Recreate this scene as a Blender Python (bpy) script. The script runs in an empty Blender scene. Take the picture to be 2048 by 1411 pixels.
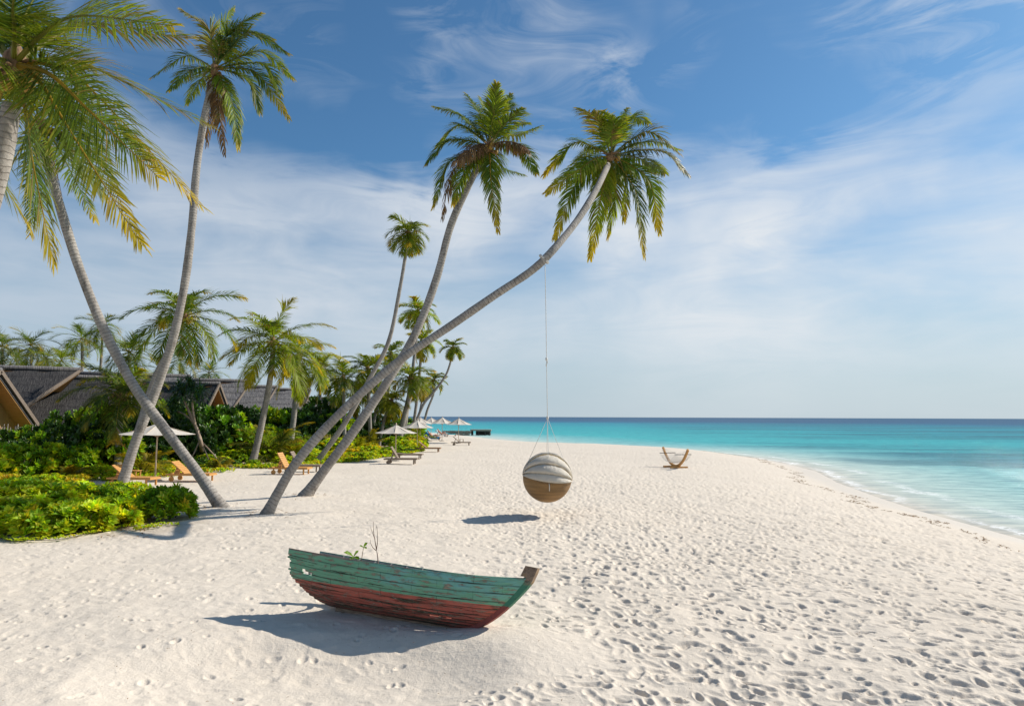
import bpy, math, random
import numpy as np
from mathutils import Vector, Matrix

scene = bpy.context.scene
COL = scene.collection
R = math.radians
rnd = random.Random(7)
CAM_H = 2.8
FPX = 1365.0

# ------------------------------------------------------------------ camera
PITCH = math.atan(127.5 / FPX)
ROLL = 0.0038
fw = Vector((0, math.cos(PITCH), math.sin(PITCH)))
rt0 = Vector((1, 0, 0))
up0 = rt0.cross(fw)
rt = (rt0 * math.cos(ROLL) + up0 * math.sin(ROLL)).normalized()
up = rt.cross(fw).normalized()
cam_data = bpy.data.cameras.new('camera')
cam = bpy.data.objects.new('camera', cam_data)
COL.objects.link(cam)
M = Matrix((rt, up, -fw)).transposed().to_4x4()
M.translation = Vector((0, 0, CAM_H))
cam.matrix_world = M
cam_data.sensor_width = 36.0
cam_data.lens = 36.0 * FPX / 2048.0
cam_data.clip_start = 0.1
cam_data.clip_end = 60000
scene.camera = cam


def ray(px, py):
    return rt * ((px - 1024.0) / FPX) - up * ((py - 705.5) / FPX) + fw


def P(px, py, D):
    """world point seen along that line of sight at depth D (metres along +Y)"""
    d = ray(px, py)
    return Vector((0, 0, CAM_H)) + d * (D / d.y)


def G(px, py, z=0.0):
    d = ray(px, py)
    return Vector((0, 0, CAM_H)) + d * ((z - CAM_H) / d.z)


# ------------------------------------------------------------------ tagging
def tag(o, label=None, cat=None, group=None, kind=None):
    if label: o['label'] = label
    if cat: o['category'] = cat
    if group: o['group'] = group
    if kind: o['kind'] = kind
    return o


def empty(name, loc, rz=0.0):
    o = bpy.data.objects.new(name, None)
    o.empty_display_size = 0.2
    o.location = loc
    o.rotation_euler = (0, 0, rz)
    COL.objects.link(o)
    return o


def copy_tree(o, parent=None):
    c = o.copy()
    COL.objects.link(c)
    c.parent = parent
    for ch in list(o.children):
        copy_tree(ch, c)
    return c


# ------------------------------------------------------------------ mesh builder
class MB:
    def __init__(s):
        s.v = []; s.f = []; s.c = []; s.sm = []
        s.col = (0.5, 0.5, 0.5)

    def add(s, verts, faces, col=None, smooth=False):
        b = len(s.v)
        s.v.extend([tuple(p) for p in verts])
        c = col or s.col
        s.c.extend([c] * len(verts))
        for f in faces:
            s.f.append(tuple(i + b for i in f)); s.sm.append(smooth)

    def box(s, c, size, rot=None, col=None, bev=0.0):
        hx, hy, hz = size[0] / 2, size[1] / 2, size[2] / 2
        pts = [Vector((x, y, z)) for z in (-hz, hz) for y in (-hy, hy) for x in (-hx, hx)]
        if rot is not None:
            pts = [rot @ p for p in pts]
        pts = [p + Vector(c) for p in pts]
        s.add(pts, [(0, 2, 3, 1), (4, 5, 7, 6), (0, 1, 5, 4), (2, 6, 7, 3), (0, 4, 6, 2), (1, 3, 7, 5)], col)

    def bar(s, a, b, w, h, col=None, upv=(0, 0, 1)):
        a = Vector(a); b = Vector(b)
        t = (b - a).normalized()
        u = Vector(upv)
        sd = t.cross(u)
        if sd.length < 1e-4: sd = t.cross(Vector((1, 0, 0)))
        sd.normalize(); u = sd.cross(t)
        pts = []
        for p in (a, b):
            for i, j in ((-1, -1), (1, -1), (1, 1), (-1, 1)):
                pts.append(p + sd * (i * w / 2) + u * (j * h / 2))
        s.add(pts, [(0, 1, 2, 3), (7, 6, 5, 4), (0, 4, 5, 1), (1, 5, 6, 2), (2, 6, 7, 3), (3, 7, 4, 0)], col)

    def tube(s, path, rad, n=8, col=None, cap=True, smooth=True):
        path = [Vector(p) for p in path]
        if not isinstance(rad, (list, tuple)): rad = [rad] * len(path)
        vs = []; fs = []
        prev = None
        for i, p in enumerate(path):
            t = (path[min(i + 1, len(path) - 1)] - path[max(i - 1, 0)]).normalized()
            if prev is None:
                sd = t.cross(Vector((0, 0, 1)))
                if sd.length < 0.05: sd = t.cross(Vector((0, 1, 0)))
            else:
                sd = prev - t * prev.dot(t)
            sd.normalize(); prev = sd
            u = t.cross(sd)
            for k in range(n):
                a = 2 * math.pi * k / n
                vs.append(p + (sd * math.cos(a) + u * math.sin(a)) * rad[i])
        m = len(path)
        for i in range(m - 1):
            for k in range(n):
                k2 = (k + 1) % n
                fs.append((i * n + k, i * n + k2, (i + 1) * n + k2, (i + 1) * n + k))
        if cap:
            fs.append(tuple(range(n - 1, -1, -1)))
            fs.append(tuple((m - 1) * n + k for k in range(n)))
        s.add(vs, fs, col, smooth)

    def build(s, name, mat, parent=None, label=None):
        me = bpy.data.meshes.new(name)
        me.from_pydata(s.v, [], s.f)
        a = me.color_attributes.new('col', 'FLOAT_COLOR', 'POINT')
        arr = np.ones((len(s.v), 4), dtype=np.float32)
        arr[:, :3] = np.array(s.c, dtype=np.float32).reshape(-1, 3)
        a.data.foreach_set('color', arr.ravel())
        me.polygons.foreach_set('use_smooth', s.sm)
        me.materials.append(mat)
        o = bpy.data.objects.new(name, me)
        COL.objects.link(o)
        if parent is not None: o.parent = parent
        if label: o['label'] = label
        return o


def np_mesh(name, V, F, mat, attrs=None, smooth=True):
    me = bpy.data.meshes.new(name)
    nv, nf = len(V), len(F)
    me.vertices.add(nv)
    me.vertices.foreach_set('co', V.astype(np.float32).ravel())
    me.loops.add(nf * 4)
    me.loops.foreach_set('vertex_index', F.astype(np.int32).ravel())
    me.polygons.add(nf)
    me.polygons.foreach_set('loop_start', np.arange(0, nf * 4, 4, dtype=np.int32))
    me.polygons.foreach_set('loop_total', np.full(nf, 4, dtype=np.int32))
    me.polygons.foreach_set('use_smooth', np.full(nf, smooth, dtype=bool))
    for k, arr in (attrs or {}).items():
        a = me.attributes.new(k, 'FLOAT', 'POINT')
        a.data.foreach_set('value', arr.astype(np.float32).ravel())
    me.update()
    me.validate()
    me.materials.append(mat)
    o = bpy.data.objects.new(name, me)
    COL.objects.link(o)
    return o


# ------------------------------------------------------------------ node helpers
class NT:
    def __init__(s, nt):
        s.nt = nt; s.n = nt.nodes; s.l = nt.links

    def node(s, typ, **kw):
        nd = s.n.new(typ)
        for k, v in kw.items():
            if k.startswith('_'): continue
            setattr(nd, k, v)
        return nd

    def link(s, a, b): s.l.new(a, b)

    def setin(s, nd, key, val):
        if val is None: return
        if hasattr(val, 'links') or isinstance(val, bpy.types.NodeSocket):
            s.l.new(val, nd.inputs[key])
        else:
            if isinstance(val, (tuple, list)) and len(val) == 3 and nd.inputs[key].type == 'RGBA':
                val = (*val, 1.0)
            nd.inputs[key].default_value = val

    def math(s, op, a, b=None, c=None, clamp=False):
        nd = s.n.new('ShaderNodeMath'); nd.operation = op; nd.use_clamp = clamp
        s.setin(nd, 0, a)
        if b is not None: s.setin(nd, 1, b)
        if c is not None: s.setin(nd, 2, c)
        return nd.outputs[0]

    def mix(s, f, a, b, typ='RGBA', blend='MIX'):
        nd = s.n.new('ShaderNodeMix'); nd.data_type = typ
        if typ == 'RGBA':
            nd.blend_type = blend
            s.setin(nd, 0, f); s.setin(nd, 6, a); s.setin(nd, 7, b)
            return nd.outputs[2]
        s.setin(nd, 0, f); s.setin(nd, 2, a); s.setin(nd, 3, b)
        return nd.outputs[0]

    def ramp(s, fac, stops, interp='LINEAR'):
        nd = s.n.new('ShaderNodeValToRGB')
        cr = nd.color_ramp; cr.interpolation = interp
        while len(cr.elements) < len(stops): cr.elements.new(0.5)
        for e, (p, c) in zip(cr.elements, stops):
            e.position = p
            if not isinstance(c, (tuple, list)): c = (c, c, c)
            e.color = (*c[:3], 1)
        s.setin(nd, 0, fac)
        return nd.outputs[0]

    def smooth(s, x, a, b):
        nd = s.n.new('ShaderNodeMapRange'); nd.interpolation_type = 'SMOOTHSTEP'
        s.setin(nd, 0, x); nd.inputs[1].default_value = a; nd.inputs[2].default_value = b
        return nd.outputs[0]

    def noise(s, vec, scale, detail=3, rough=0.5, dim='3D', dist=0.0):
        nd = s.n.new('ShaderNodeTexNoise'); nd.noise_dimensions = dim
        if vec is not None: s.l.new(vec, nd.inputs['Vector'])
        nd.inputs['Scale'].default_value = scale
        nd.inputs['Detail'].default_value = detail
        nd.inputs['Roughness'].default_value = rough
        nd.inputs['Distortion'].default_value = dist
        return nd.outputs[0]

    def mapping(s, vec, scale=(1, 1, 1), rot=(0, 0, 0), loc=(0, 0, 0)):
        nd = s.n.new('ShaderNodeMapping')
        s.l.new(vec, nd.inputs[0])
        nd.inputs['Scale'].default_value = scale
        nd.inputs['Rotation'].default_value = rot
        nd.inputs['Location'].default_value = loc
        return nd.outputs[0]

    def obj(s):
        return s.n.new('ShaderNodeTexCoord').outputs['Object']

    def attr(s, name, out='Fac'):
        nd = s.n.new('ShaderNodeAttribute'); nd.attribute_name = name
        return nd.outputs[out]

    def bump(s, h, strength=0.5, dist=0.02, normal=None):
        nd = s.n.new('ShaderNodeBump')
        s.l.new(h, nd.inputs['Height'])
        nd.inputs['Strength'].default_value = strength
        nd.inputs['Distance'].default_value = dist
        if normal is not None: s.l.new(normal, nd.inputs['Normal'])
        return nd.outputs[0]


def new_mat(name):
    m = bpy.data.materials.new(name); m.use_nodes = True
    nt = NT(m.node_tree)
    bsdf = m.node_tree.nodes['Principled BSDF']
    out = m.node_tree.nodes['Material Output']
    return m, nt, bsdf, out


def noisy(name, c1, c2, scale=5.0, rough=0.8, stretch=(1, 1, 1), bump=0.3, bdist=0.01, spec=0.3, vcol=False, detail=5):
    m, nt, b, out = new_mat(name)
    v = nt.mapping(nt.obj(), stretch)
    n = nt.noise(v, scale, detail, 0.6)
    c = nt.ramp(n, [(0.3, c1), (0.7, c2)])
    if vcol:
        c = nt.mix(1.0, c, nt.attr('col', 'Color'), blend='MULTIPLY')
    nt.link(c, b.inputs['Base Color'])
    b.inputs['Roughness'].default_value = rough
    b.inputs['Specular IOR Level'].default_value = spec
    if bump:
        nt.link(nt.bump(n, bump, bdist), b.inputs['Normal'])
    return m


def leaf_mat(name, trans=0.4, rough=0.4, spec=0.35, tint=(1.25, 1.2, 0.5)):
    """leaves: vertex colour, a little mottling, gloss and light passing through"""
    m, nt, b, out = new_mat(name)
    c = nt.attr('col', 'Color')
    n = nt.noise(nt.obj(), 1.7, 3)
    k = nt.ramp(n, [(0.3, (0.72, 0.78, 0.75)), (0.7, (1.25, 1.2, 1.1))])
    c = nt.mix(1.0, c, k, blend='MULTIPLY')
    nt.link(c, b.inputs['Base Color'])
    b.inputs['Roughness'].default_value = rough
    b.inputs['Specular IOR Level'].default_value = spec
    tr = nt.node('ShaderNodeBsdfTranslucent')
    ct = nt.mix(1.0, c, (*tint, 1), blend='MULTIPLY')
    nt.link(ct, tr.inputs[0])
    mx = nt.node('ShaderNodeMixShader')
    mx.inputs[0].default_value = trans
    nt.link(b.outputs[0], mx.inputs[1]); nt.link(tr.outputs[0], mx.inputs[2])
    nt.link(mx.outputs[0], out.inputs[0])
    return m


# ------------------------------------------------------------------ numpy noise
def _hash(ix, iy, seed):
    ix = ix.astype(np.int64).astype(np.uint64); iy = iy.astype(np.int64).astype(np.uint64)
    h = ix * np.uint64(374761393) + iy * np.uint64(668265263) + np.uint64(seed * 144665 + 12345)
    h = (h ^ (h >> np.uint64(13))) * np.uint64(1274126177)
    h = h ^ (h >> np.uint64(16))
    h = (h * np.uint64(2246822519)) & np.uint64(0xffffffff)
    h = h ^ (h >> np.uint64(15))
    return (h & np.uint64(0xffffff)).astype(np.float64) / float(0xffffff)


def vnoise(x, y, wl, seed):
    x = x / wl; y = y / wl
    ix = np.floor(x); iy = np.floor(y)
    fx = x - ix; fy = y - iy
    fx = fx * fx * fx * (fx * (fx * 6 - 15) + 10); fy = fy * fy * fy * (fy * (fy * 6 - 15) + 10)
    a = _hash(ix, iy, seed); b = _hash(ix + 1, iy, seed)
    c = _hash(ix, iy + 1, seed); d = _hash(ix + 1, iy + 1, seed)
    return (a * (1 - fx) + b * fx) * (1 - fy) + (c * (1 - fx) + d * fx) * fy - 0.5


def sstep(x, a, b):
    t = np.clip((x - a) / (b - a), 0, 1)
    return t * t * (3 - 2 * t)


# ------------------------------------------------------------------ shoreline
SEA_Z = -0.9
SHORE = np.array([(13, -300), (13.5, -60), (14.6, -5), (15.2, 10), (15.7, 20.9), (16.0, 24), (16.4, 28), (17.3, 33), (18.8, 40),
                  (21.2, 48), (22.4, 57), (21.8, 66), (19.5, 73), (14, 79), (7, 84.5), (2, 94), (-2.2, 108), (-7, 122), (-14, 136),
                  (-40, 165), (-150, 240), (-900, 700)], dtype=float)


def shore_dist(x, y):
    """signed distance to the waterline: positive inland"""
    best = np.full(x.shape, 1e18); sgn = np.ones(x.shape)
    for (ax, ay), (bx, by) in zip(SHORE[:-1], SHORE[1:]):
        dx, dy = bx - ax, by - ay
        L2 = dx * dx + dy * dy
        t = np.clip(((x - ax) * dx + (y - ay) * dy) / L2, 0, 1)
        qx = x - (ax + t * dx); qy = y - (ay + t * dy)
        d = qx * qx + qy * qy
        cr = dx * (y - ay) - dy * (x - ax)
        m = d < best - 1e-9
        best = np.where(m, d, best)
        sgn = np.where(m, np.where(cr > 0, 1.0, -1.0), sgn)
    return np.sqrt(best) * sgn


BOAT_C = (-1.5, 9.7)


def base_z(x, y, s):
    z = SEA_Z + 0.9 * (1 - (1 - np.clip(s / 9.5, 0, 1)) ** 2)
    z = np.where(s < 0, SEA_Z + np.maximum(s * 0.13, -5.0), z)
    land = sstep(s, 3, 12)
    z = z + land * (vnoise(x, y, 7.0, 3) * 0.10 + vnoise(x, y, 2.6, 4) * 0.06)
    # sand drifted against the feet of the palms
    for tx, ty in ((-8.9, 20.9), (-7.0, 19.6), (-7.2, 23.9), (-15.3, 26.7)):
        z = z + 0.035 * np.exp(-((x - tx) ** 2 + (y - ty) ** 2) / 0.30)
    # scooped hollow in front of the boat
    z = z - 0.24 * sstep(1.0 - (((x + 2.3) / 2.6) ** 2 + ((y - 7.9) / 1.6) ** 2), 0.0, 1.0)
    # smooth drift of sand round the boat's bow and a hollow in front of it
    z = z + 0.10 * np.exp(-(((x - 0.15) / 0.9) ** 2 + ((y - 8.9) / 0.9) ** 2))
    return z


def pits(x, y, cell, seed, depth, la, lb, dens, ang0, spread):
    """trodden sand: one jittered footprint per cell"""
    z = np.zeros_like(x)
    ix0 = np.floor(x / cell); iy0 = np.floor(y / cell)
    for ox in (-1, 0, 1):
        for oy in (-1, 0, 1):
            ix = ix0 + ox; iy = iy0 + oy
            h1 = _hash(ix, iy, seed); h2 = _hash(ix, iy, seed + 1); h3 = _hash(ix, iy, seed + 2); h4 = _hash(ix, iy, seed + 3)
            cx = (ix + 0.1 + 0.8 * h1) * cell; cy = (iy + 0.1 + 0.8 * h2) * cell
            a = ang0 + (h3 - 0.5) * spread
            ca, sa = np.cos(a), np.sin(a)
            u = (x - cx) * ca + (y - cy) * sa; v = -(x - cx) * sa + (y - cy) * ca
            sc = 0.7 + 0.6 * h4
            r = np.sqrt((u / (la * sc)) ** 2 + (v / (lb * sc)) ** 2)
            on = (_hash(ix, iy, seed + 4) < dens)
            dd = depth * (0.45 + 0.9 * _hash(ix, iy, seed + 5))
            z = z + on * dd * (-np.exp(-np.minimum(r, 4) ** 3.0) + 0.32 * np.exp(-((r - 1.35) / 0.38) ** 2))
    return z


def detail_z(x, y, s):
    r = np.hypot(x, y)
    land = sstep(s, 1.6, 4.0)
    bd = np.hypot((x - 0.1) / 1.3, (y - 8.5) / 1.0)
    calm = sstep(bd, 0.55, 1.25)
    right = sstep(x + 0.10 * (y - 9), -1.5, 2.0)
    busy = 0.26 + 0.74 * right
    warpx = vnoise(x, y, 0.9, 31) * 0.22; warpy = vnoise(x, y, 0.9, 32) * 0.22
    z = vnoise(x, y, 1.1, 11) * 0.05 + vnoise(x, y, 0.45, 12) * 0.035 * (0.5 + 0.5 * busy)
    z = z + vnoise(x, y, 0.19, 13) * 0.016 + vnoise(x, y, 0.09, 14) * 0.007
    big = vnoise(x, y, 3.5, 15) + 0.5
    dens = np.clip(busy * (0.55 + 0.7 * big), 0, 1)
    z = z + pits(x + warpx, y + warpy, 0.27, 100, 0.032, 0.108, 0.052, dens, -0.75, 1.7) * busy
    z = z + pits(x - warpy, y + warpx, 0.37, 200, 0.032, 0.118, 0.062, dens * 0.85, -0.5, 3.1) * busy
    z = z + pits(x + warpy, y - warpx, 0.21, 300, 0.024, 0.06, 0.045, dens * 0.7, 0.4, 6.0)
    wet = 1 - sstep(s, 1.0, 3.0)
    far = 1.0 - 0.62 * sstep(r, 11, 42)
    return z * land * (0.15 + 0.85 * calm) * far * (1 - 0.9 * wet)


def ground(x, y):
    X = np.array([float(x)]); Y = np.array([float(y)])
    s = shore_dist(X, Y)
    return float((base_z(X, Y, s))[0])


def on_ground(px, py):
    p = G(px, py, 0.0)
    for _ in range(4):
        p = G(px, py, ground(p.x, p.y))
    return p
# ================================================================== setting
# sun: to the right and a little ahead, 38 degrees up
SUN_EL = R(38.0)
SUN_AZ = R(67.0)          # clockwise from +Y
sd = Vector((math.cos(SUN_EL) * math.sin(SUN_AZ), math.cos(SUN_EL) * math.cos(SUN_AZ), math.sin(SUN_EL)))
sl = bpy.data.lights.new('sun', 'SUN')
sl.energy = 5.0
sl.angle = R(0.53)
sl.color = (1.0, 0.93, 0.82)
sun = bpy.data.objects.new('sun', sl)
sun.rotation_euler = (-sd).to_track_quat('-Z', 'Y').to_euler()
sun.location = (30, 20, 40)
COL.objects.link(sun)

world = bpy.data.worlds.new('World')
scene.world = world
world.use_nodes = True
w = NT(world.node_tree)
for nd in list(w.n): w.n.remove(nd)
wo = w.node('ShaderNodeOutputWorld')
bg = w.node('ShaderNodeBackground')
bg.inputs[1].default_value = 0.1
w.link(bg.outputs[0], wo.inputs[0])
sky = w.node('ShaderNodeTexSky')
sky.sky_type = 'NISHITA'
sky.sun_disc = False
sky.sun_elevation = SUN_EL
sky.sun_rotation = SUN_AZ
sky.altitude = 0
sky.air_density = 1.0
sky.dust_density = 0.6
sky.ozone_density = 2.2
dirv = w.node('ShaderNodeTexCoord').outputs['Generated']
sep = w.node('ShaderNodeSeparateXYZ'); w.link(dirv, sep.inputs[0])
az = w.math('ARCTAN2', sep.outputs[0], sep.outputs[1])
el = w.math('ARCSINE', sep.outputs[2])
comb = w.node('ShaderNodeCombineXYZ')
w.link(az, comb.inputs[0]); w.link(el, comb.inputs[1])
ang = comb.outputs[0]
# broad soft bank of cirrus up to about 20 degrees, its upper edge torn by the wind
st1 = w.mapping(ang, (1.3, 3.6, 1), (0, 0, R(-14)))
n1 = w.noise(st1, 1.5, 5, 0.5, '2D', 0.3)
st2 = w.mapping(ang, (1.5, 5.5, 1), (0, 0, R(-22)), (3.1, 1.7, 0))
n2 = w.noise(st2, 2.0, 7, 0.5, '2D', 0.25)
st3 = w.mapping(ang, (3.2, 3.2, 1), (0, 0, 0), (7.1, 0.7, 0))
n3 = w.noise(st3, 1.3, 4, 0.5, '2D', 0.2)
edge = w.math('ADD', el, w.math('MULTIPLY', w.math('SUBTRACT', n1, 0.5), 0.20))
edge = w.math('ADD', edge, w.math('MULTIPLY', w.math('SUBTRACT', n3, 0.5), 0.14))
st4 = w.mapping(ang, (2.0, 8.0, 1), (0, 0, R(-32)), (4.4, 2.9, 0))
n4 = w.noise(st4, 2.6, 9, 0.6, '2D', 0.6)
edge = w.math('ADD', edge, w.math('MULTIPLY', w.math('SUBTRACT', n4, 0.5), 0.16))
edge = w.math('SUBTRACT', edge, w.math('MULTIPLY', w.smooth(az, 0.15, 0.65), 0.055))
edge = w.math('SUBTRACT', edge, w.math('MULTIPLY', w.smooth(az, -0.3, -0.6), 0.05))
bank = w.smooth(edge, 0.385, 0.285)
body = w.ramp(n2, [(0.28, 0.30), (0.44, 0.72), (0.58, 1.0)])
body3 = w.ramp(n3, [(0.3, 0.55), (0.62, 1.0)])
fil = w.ramp(n4, [(0.3, 0.66), (0.6, 1.0)])
bank = w.math('MULTIPLY', bank, w.math('MULTIPLY', w.math('MULTIPLY', body, fil), body3))
# wisps high up
wm = w.ramp(w.noise(w.mapping(ang, (2.4, 2.4, 1), (0, 0, 0), (1.3, 5.2, 0)), 1.6, 3, 0.5, '2D'), [(0.44, 0.0), (0.70, 1.0)])
ws = w.ramp(w.noise(w.mapping(ang, (2.2, 8.0, 1), (0, 0, R(-50)), (0.6, 2.2, 0)), 2.0, 9, 0.62, '2D', 0.8), [(0.44, 0.0), (0.80, 0.8)])
wisp = w.math('MULTIPLY', w.math('MULTIPLY', wm, ws), 0.8)
cover = w.math('MAXIMUM', bank, wisp)
cover = w.math('MULTIPLY', cover, w.math('MULTIPLY', w.mix(w.smooth(el, 0.0, 0.16), 0.25, 1.0, 'FLOAT'), 0.92))
# haze towards the horizon
hz = w.smooth(el, 0.36, -0.01)
skyc = w.mix(1.0, sky.outputs[0], (0.50, 0.80, 0.95, 1), blend='MULTIPLY')
hazed = w.mix(w.math('MULTIPLY', hz, 0.9), skyc, w.mix(w.smooth(az, -0.7, 0.5), (3.5, 4.45, 5.3, 1), (4.7, 5.5, 6.1, 1)))
cl = w.mix(cover, hazed, w.mix(w.smooth(az, -0.75, 0.4), (4.9, 5.5, 6.3, 1), (6.9, 7.2, 7.5, 1)))
w.link(cl, bg.inputs[0])

# ------------------------------------------------------------------ sand
m_sand, nt, b, out = new_mat('sand')
o3 = nt.obj()
n_a = nt.noise(o3, 0.35, 5, 0.6)
n_b = nt.noise(o3, 6.0, 5, 0.65)
n_c = nt.noise(o3, 140.0, 3, 0.7)
c = nt.ramp(n_a, [(0.3, (0.62, 0.54, 0.445)), (0.7, (0.69, 0.61, 0.515))])
c = nt.mix(0.35, c, nt.ramp(n_b, [(0.3, (0.54, 0.475, 0.40)), (0.65, (0.70, 0.635, 0.55))]))
c = nt.mix(0.30, c, nt.ramp(n_c, [(0.3, (0.46, 0.41, 0.35)), (0.6, (0.72, 0.65, 0.56))]))
speck = nt.ramp(nt.noise(o3, 60.0, 2, 0.5), [(0.73, 0.0), (0.76, 1.0)])
c = nt.mix(nt.math('MULTIPLY', speck, 0.55), c, (0.20, 0.16, 0.12, 1))
s_at = nt.attr('shore')
wet = nt.smooth(nt.math('ADD', s_at, nt.math('MULTIPLY', nt.math('SUBTRACT', nt.noise(o3, 0.5, 3), 0.5), 2.2)), 2.6, 1.0)
c = nt.mix(nt.math('MULTIPLY', wet, 0.55), c, (0.55, 0.50, 0.435, 1))
lit = nt.attr('litter')
lc = nt.ramp(nt.noise(o3, 9.0, 5, 0.7), [(0.35, (0.10, 0.065, 0.035)), (0.55, (0.25, 0.17, 0.09)), (0.75, (0.48, 0.41, 0.30))])
lm = nt.math('MULTIPLY', lit, nt.ramp(nt.noise(o3, 2.4, 4, 0.6), [(0.36, 0.0), (0.55, 1.0)]))
c = nt.mix(lm, c, lc)
nt.link(c, b.inputs['Base Color'])
nt.link(nt.mix(wet, 0.92, 0.5, 'FLOAT'), b.inputs['Roughness'])
b.inputs['Specular IOR Level'].default_value = 0.15
hb = nt.math('ADD', nt.math('MULTIPLY', n_b, 0.035), nt.math('MULTIPLY', nt.noise(o3, 30.0, 4, 0.7), 0.012))
nt.link(nt.bump(hb, nt.mix(wet, 0.8, 0.05, 'FLOAT') if False else 0.7, 1.0), b.inputs['Normal'])

rows = []
r = 0.6
while r < 90:
    rows.append(r)
    r += min(max(0.014, r * r / (CAM_H * 683.0) * 0.5), 0.6) if r > 3.5 else 0.12
while r < 2500:
    rows.append(r); r *= 1.06
rows = np.array(rows)
dense = np.linspace(R(-43), R(43), 1150)
coarse = np.linspace(R(43), R(360 - 43), 62)[1:-1]
angs = np.concatenate([dense, coarse])
RR, AA = np.meshgrid(rows, angs, indexing='ij')
X = RR * np.sin(AA); Y = RR * np.cos(AA)
S = shore_dist(X, Y)
Z = base_z(X, Y, S)
inn = (RR < 110) & (np.abs(np.where(AA > math.pi, AA - 2 * math.pi, AA)) < R(44))
Z = Z + np.where(inn, detail_z(X, Y, S), 0)
# leaf litter under the front shrubs and the planted belt
def belt_front(x):   # depth of the belt's front edge for a given x
    return np.interp(x, [-40, -22, -17, -13.5, -11.6, -9.3, -7.8, -6.4, -5.4, -3], [26, 27.2, 32, 37.5, 38.5, 42, 49, 60, 78, 140])
lt = np.exp(-(((X + 13.0) / 4.6) ** 4 + ((Y - 17.6) / 1.5) ** 2))
lt = np.maximum(lt, sstep(Y - belt_front(X), 0.2, 3.0) * sstep(-(X + 0.145 * Y), 0.0, 1.5))
nr, na = RR.shape
idx = np.arange(nr * na).reshape(nr, na)
nxt = np.roll(idx, -1, axis=1)
F = np.stack([idx[:-1].ravel(), nxt[:-1].ravel(), nxt[1:].ravel(), idx[1:].ravel()], axis=1)[:, ::-1]
V = np.stack([X.ravel(), Y.ravel(), Z.ravel()], axis=1)
beach = np_mesh('sand_beach', V, F, m_sand, {'shore': S.ravel(), 'litter': lt.ravel()})
tag(beach, 'white coral sand beach covered in footprints', kind='structure')
print('beach verts', len(V))

# ------------------------------------------------------------------ sea
m_sea, nt, b, out = new_mat('sea_water')
nt.n.remove(b)
o3 = nt.obj()
s_at = nt.attr('shore')
dist = nt.math('MULTIPLY', s_at, -1.0)
warp = nt.math('MULTIPLY', nt.math('SUBTRACT', nt.noise(nt.mapping(o3, (0.012, 0.02, 1)), 1.0, 4, 0.6), 0.5), nt.math('MULTIPLY', dist, 0.7))
dw = nt.math('ADD', dist, warp)
lg = nt.math('DIVIDE', nt.math('LOGARITHM', nt.math('MAXIMUM', nt.math('ADD', dw, 1.0), 1.0), 10.0), 3.2)
# stops are log10(distance+1)/3.2
def st(d): return math.log10(d + 1) / 3.2
colr = nt.ramp(lg, [(0.0, (0.60, 0.54, 0.455)), (st(0.5), (0.60, 0.565, 0.485)), (st(2.0), (0.545, 0.60, 0.54)), (st(6), (0.43, 0.60, 0.565)), (st(13), (0.24, 0.53, 0.54)), (st(26), (0.055, 0.43, 0.46)),
                    (st(90), (0.030, 0.36, 0.41)), (st(230), (0.024, 0.27, 0.36)), (st(360), (0.024, 0.15, 0.26)), (st(500), (0.028, 0.105, 0.205)),
                    (st(1300), (0.026, 0.095, 0.19))])
grass = nt.ramp(nt.noise(nt.mapping(o3, (0.012, 0.05, 1), (0, 0, R(8))), 1.0, 6, 0.62), [(0.44, 0.0), (0.58, 1.0)])
gm = nt.math('MULTIPLY', grass, nt.math('MULTIPLY', nt.smooth(dist, 7, 22), nt.smooth(dist, 500, 250)))
sepx = nt.node('ShaderNodeSeparateXYZ'); nt.link(o3, sepx.inputs[0])
xr = nt.smooth(nt.math('SUBTRACT', sepx.outputs[0], nt.math('MULTIPLY', sepx.outputs[1], 0.16)), 0, 30)
gm = nt.math('MULTIPLY', gm, nt.math('MULTIPLY', xr, 0.85))
colr = nt.mix(gm, colr, (0.030, 0.17, 0.23, 1))
# two beds of sea grass a little way out
band = nt.math('ADD', sepx.outputs[1], nt.math('MULTIPLY', nt.math('SUBTRACT', nt.noise(nt.mapping(o3, (0.10, 0.25, 1)), 1.0, 5, 0.65), 0.5), 10.0))
bb = nt.math('ADD', band, nt.math('MULTIPLY', sepx.outputs[0], 0.42))
bm = nt.math('MULTIPLY', nt.smooth(bb, 66, 69), nt.smooth(bb, 79, 75))
bm = nt.math('MULTIPLY', bm, nt.math('MULTIPLY', nt.smooth(dist, 4.0, 8.0), nt.math('MULTIPLY', nt.smooth(sepx.outputs[0], 52, 40), nt.smooth(sepx.outputs[0], 25, 30))))
colr = nt.mix(nt.math('MULTIPLY', bm, 0.6), colr, (0.045, 0.15, 0.20, 1))
# ripples
rip = nt.noise(nt.mapping(o3, (0.5, 1.3, 1), (0, 0, R(14))), 1.0, 7, 0.62)
rip2 = nt.noise(nt.mapping(o3, (2.2, 5.0, 1), (0, 0, R(-10))), 1.0, 4, 0.6)
hgt = nt.math('ADD', nt.math('MULTIPLY', rip, 0.55), nt.math('MULTIPLY', rip2, 0.10))
calm = nt.smooth(dist, 0.5, 14)
bmp = nt.node('ShaderNodeBump')
nt.link(hgt, bmp.inputs['Height']); bmp.inputs['Distance'].default_value = 1.0
nt.link(nt.math('ADD', nt.math('MULTIPLY', calm, 0.5), 0.18), bmp.inputs['Strength'])
streak = nt.ramp(rip, [(0.34, (0.66, 0.71, 0.75)), (0.6, (1.12, 1.10, 1.07))])
colr = nt.mix(1.0, colr, streak, blend='MULTIPLY')
dif = nt.node('ShaderNodeBsdfDiffuse'); nt.link(colr, dif.inputs[0]); nt.link(bmp.outputs[0], dif.inputs['Normal'])
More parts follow.
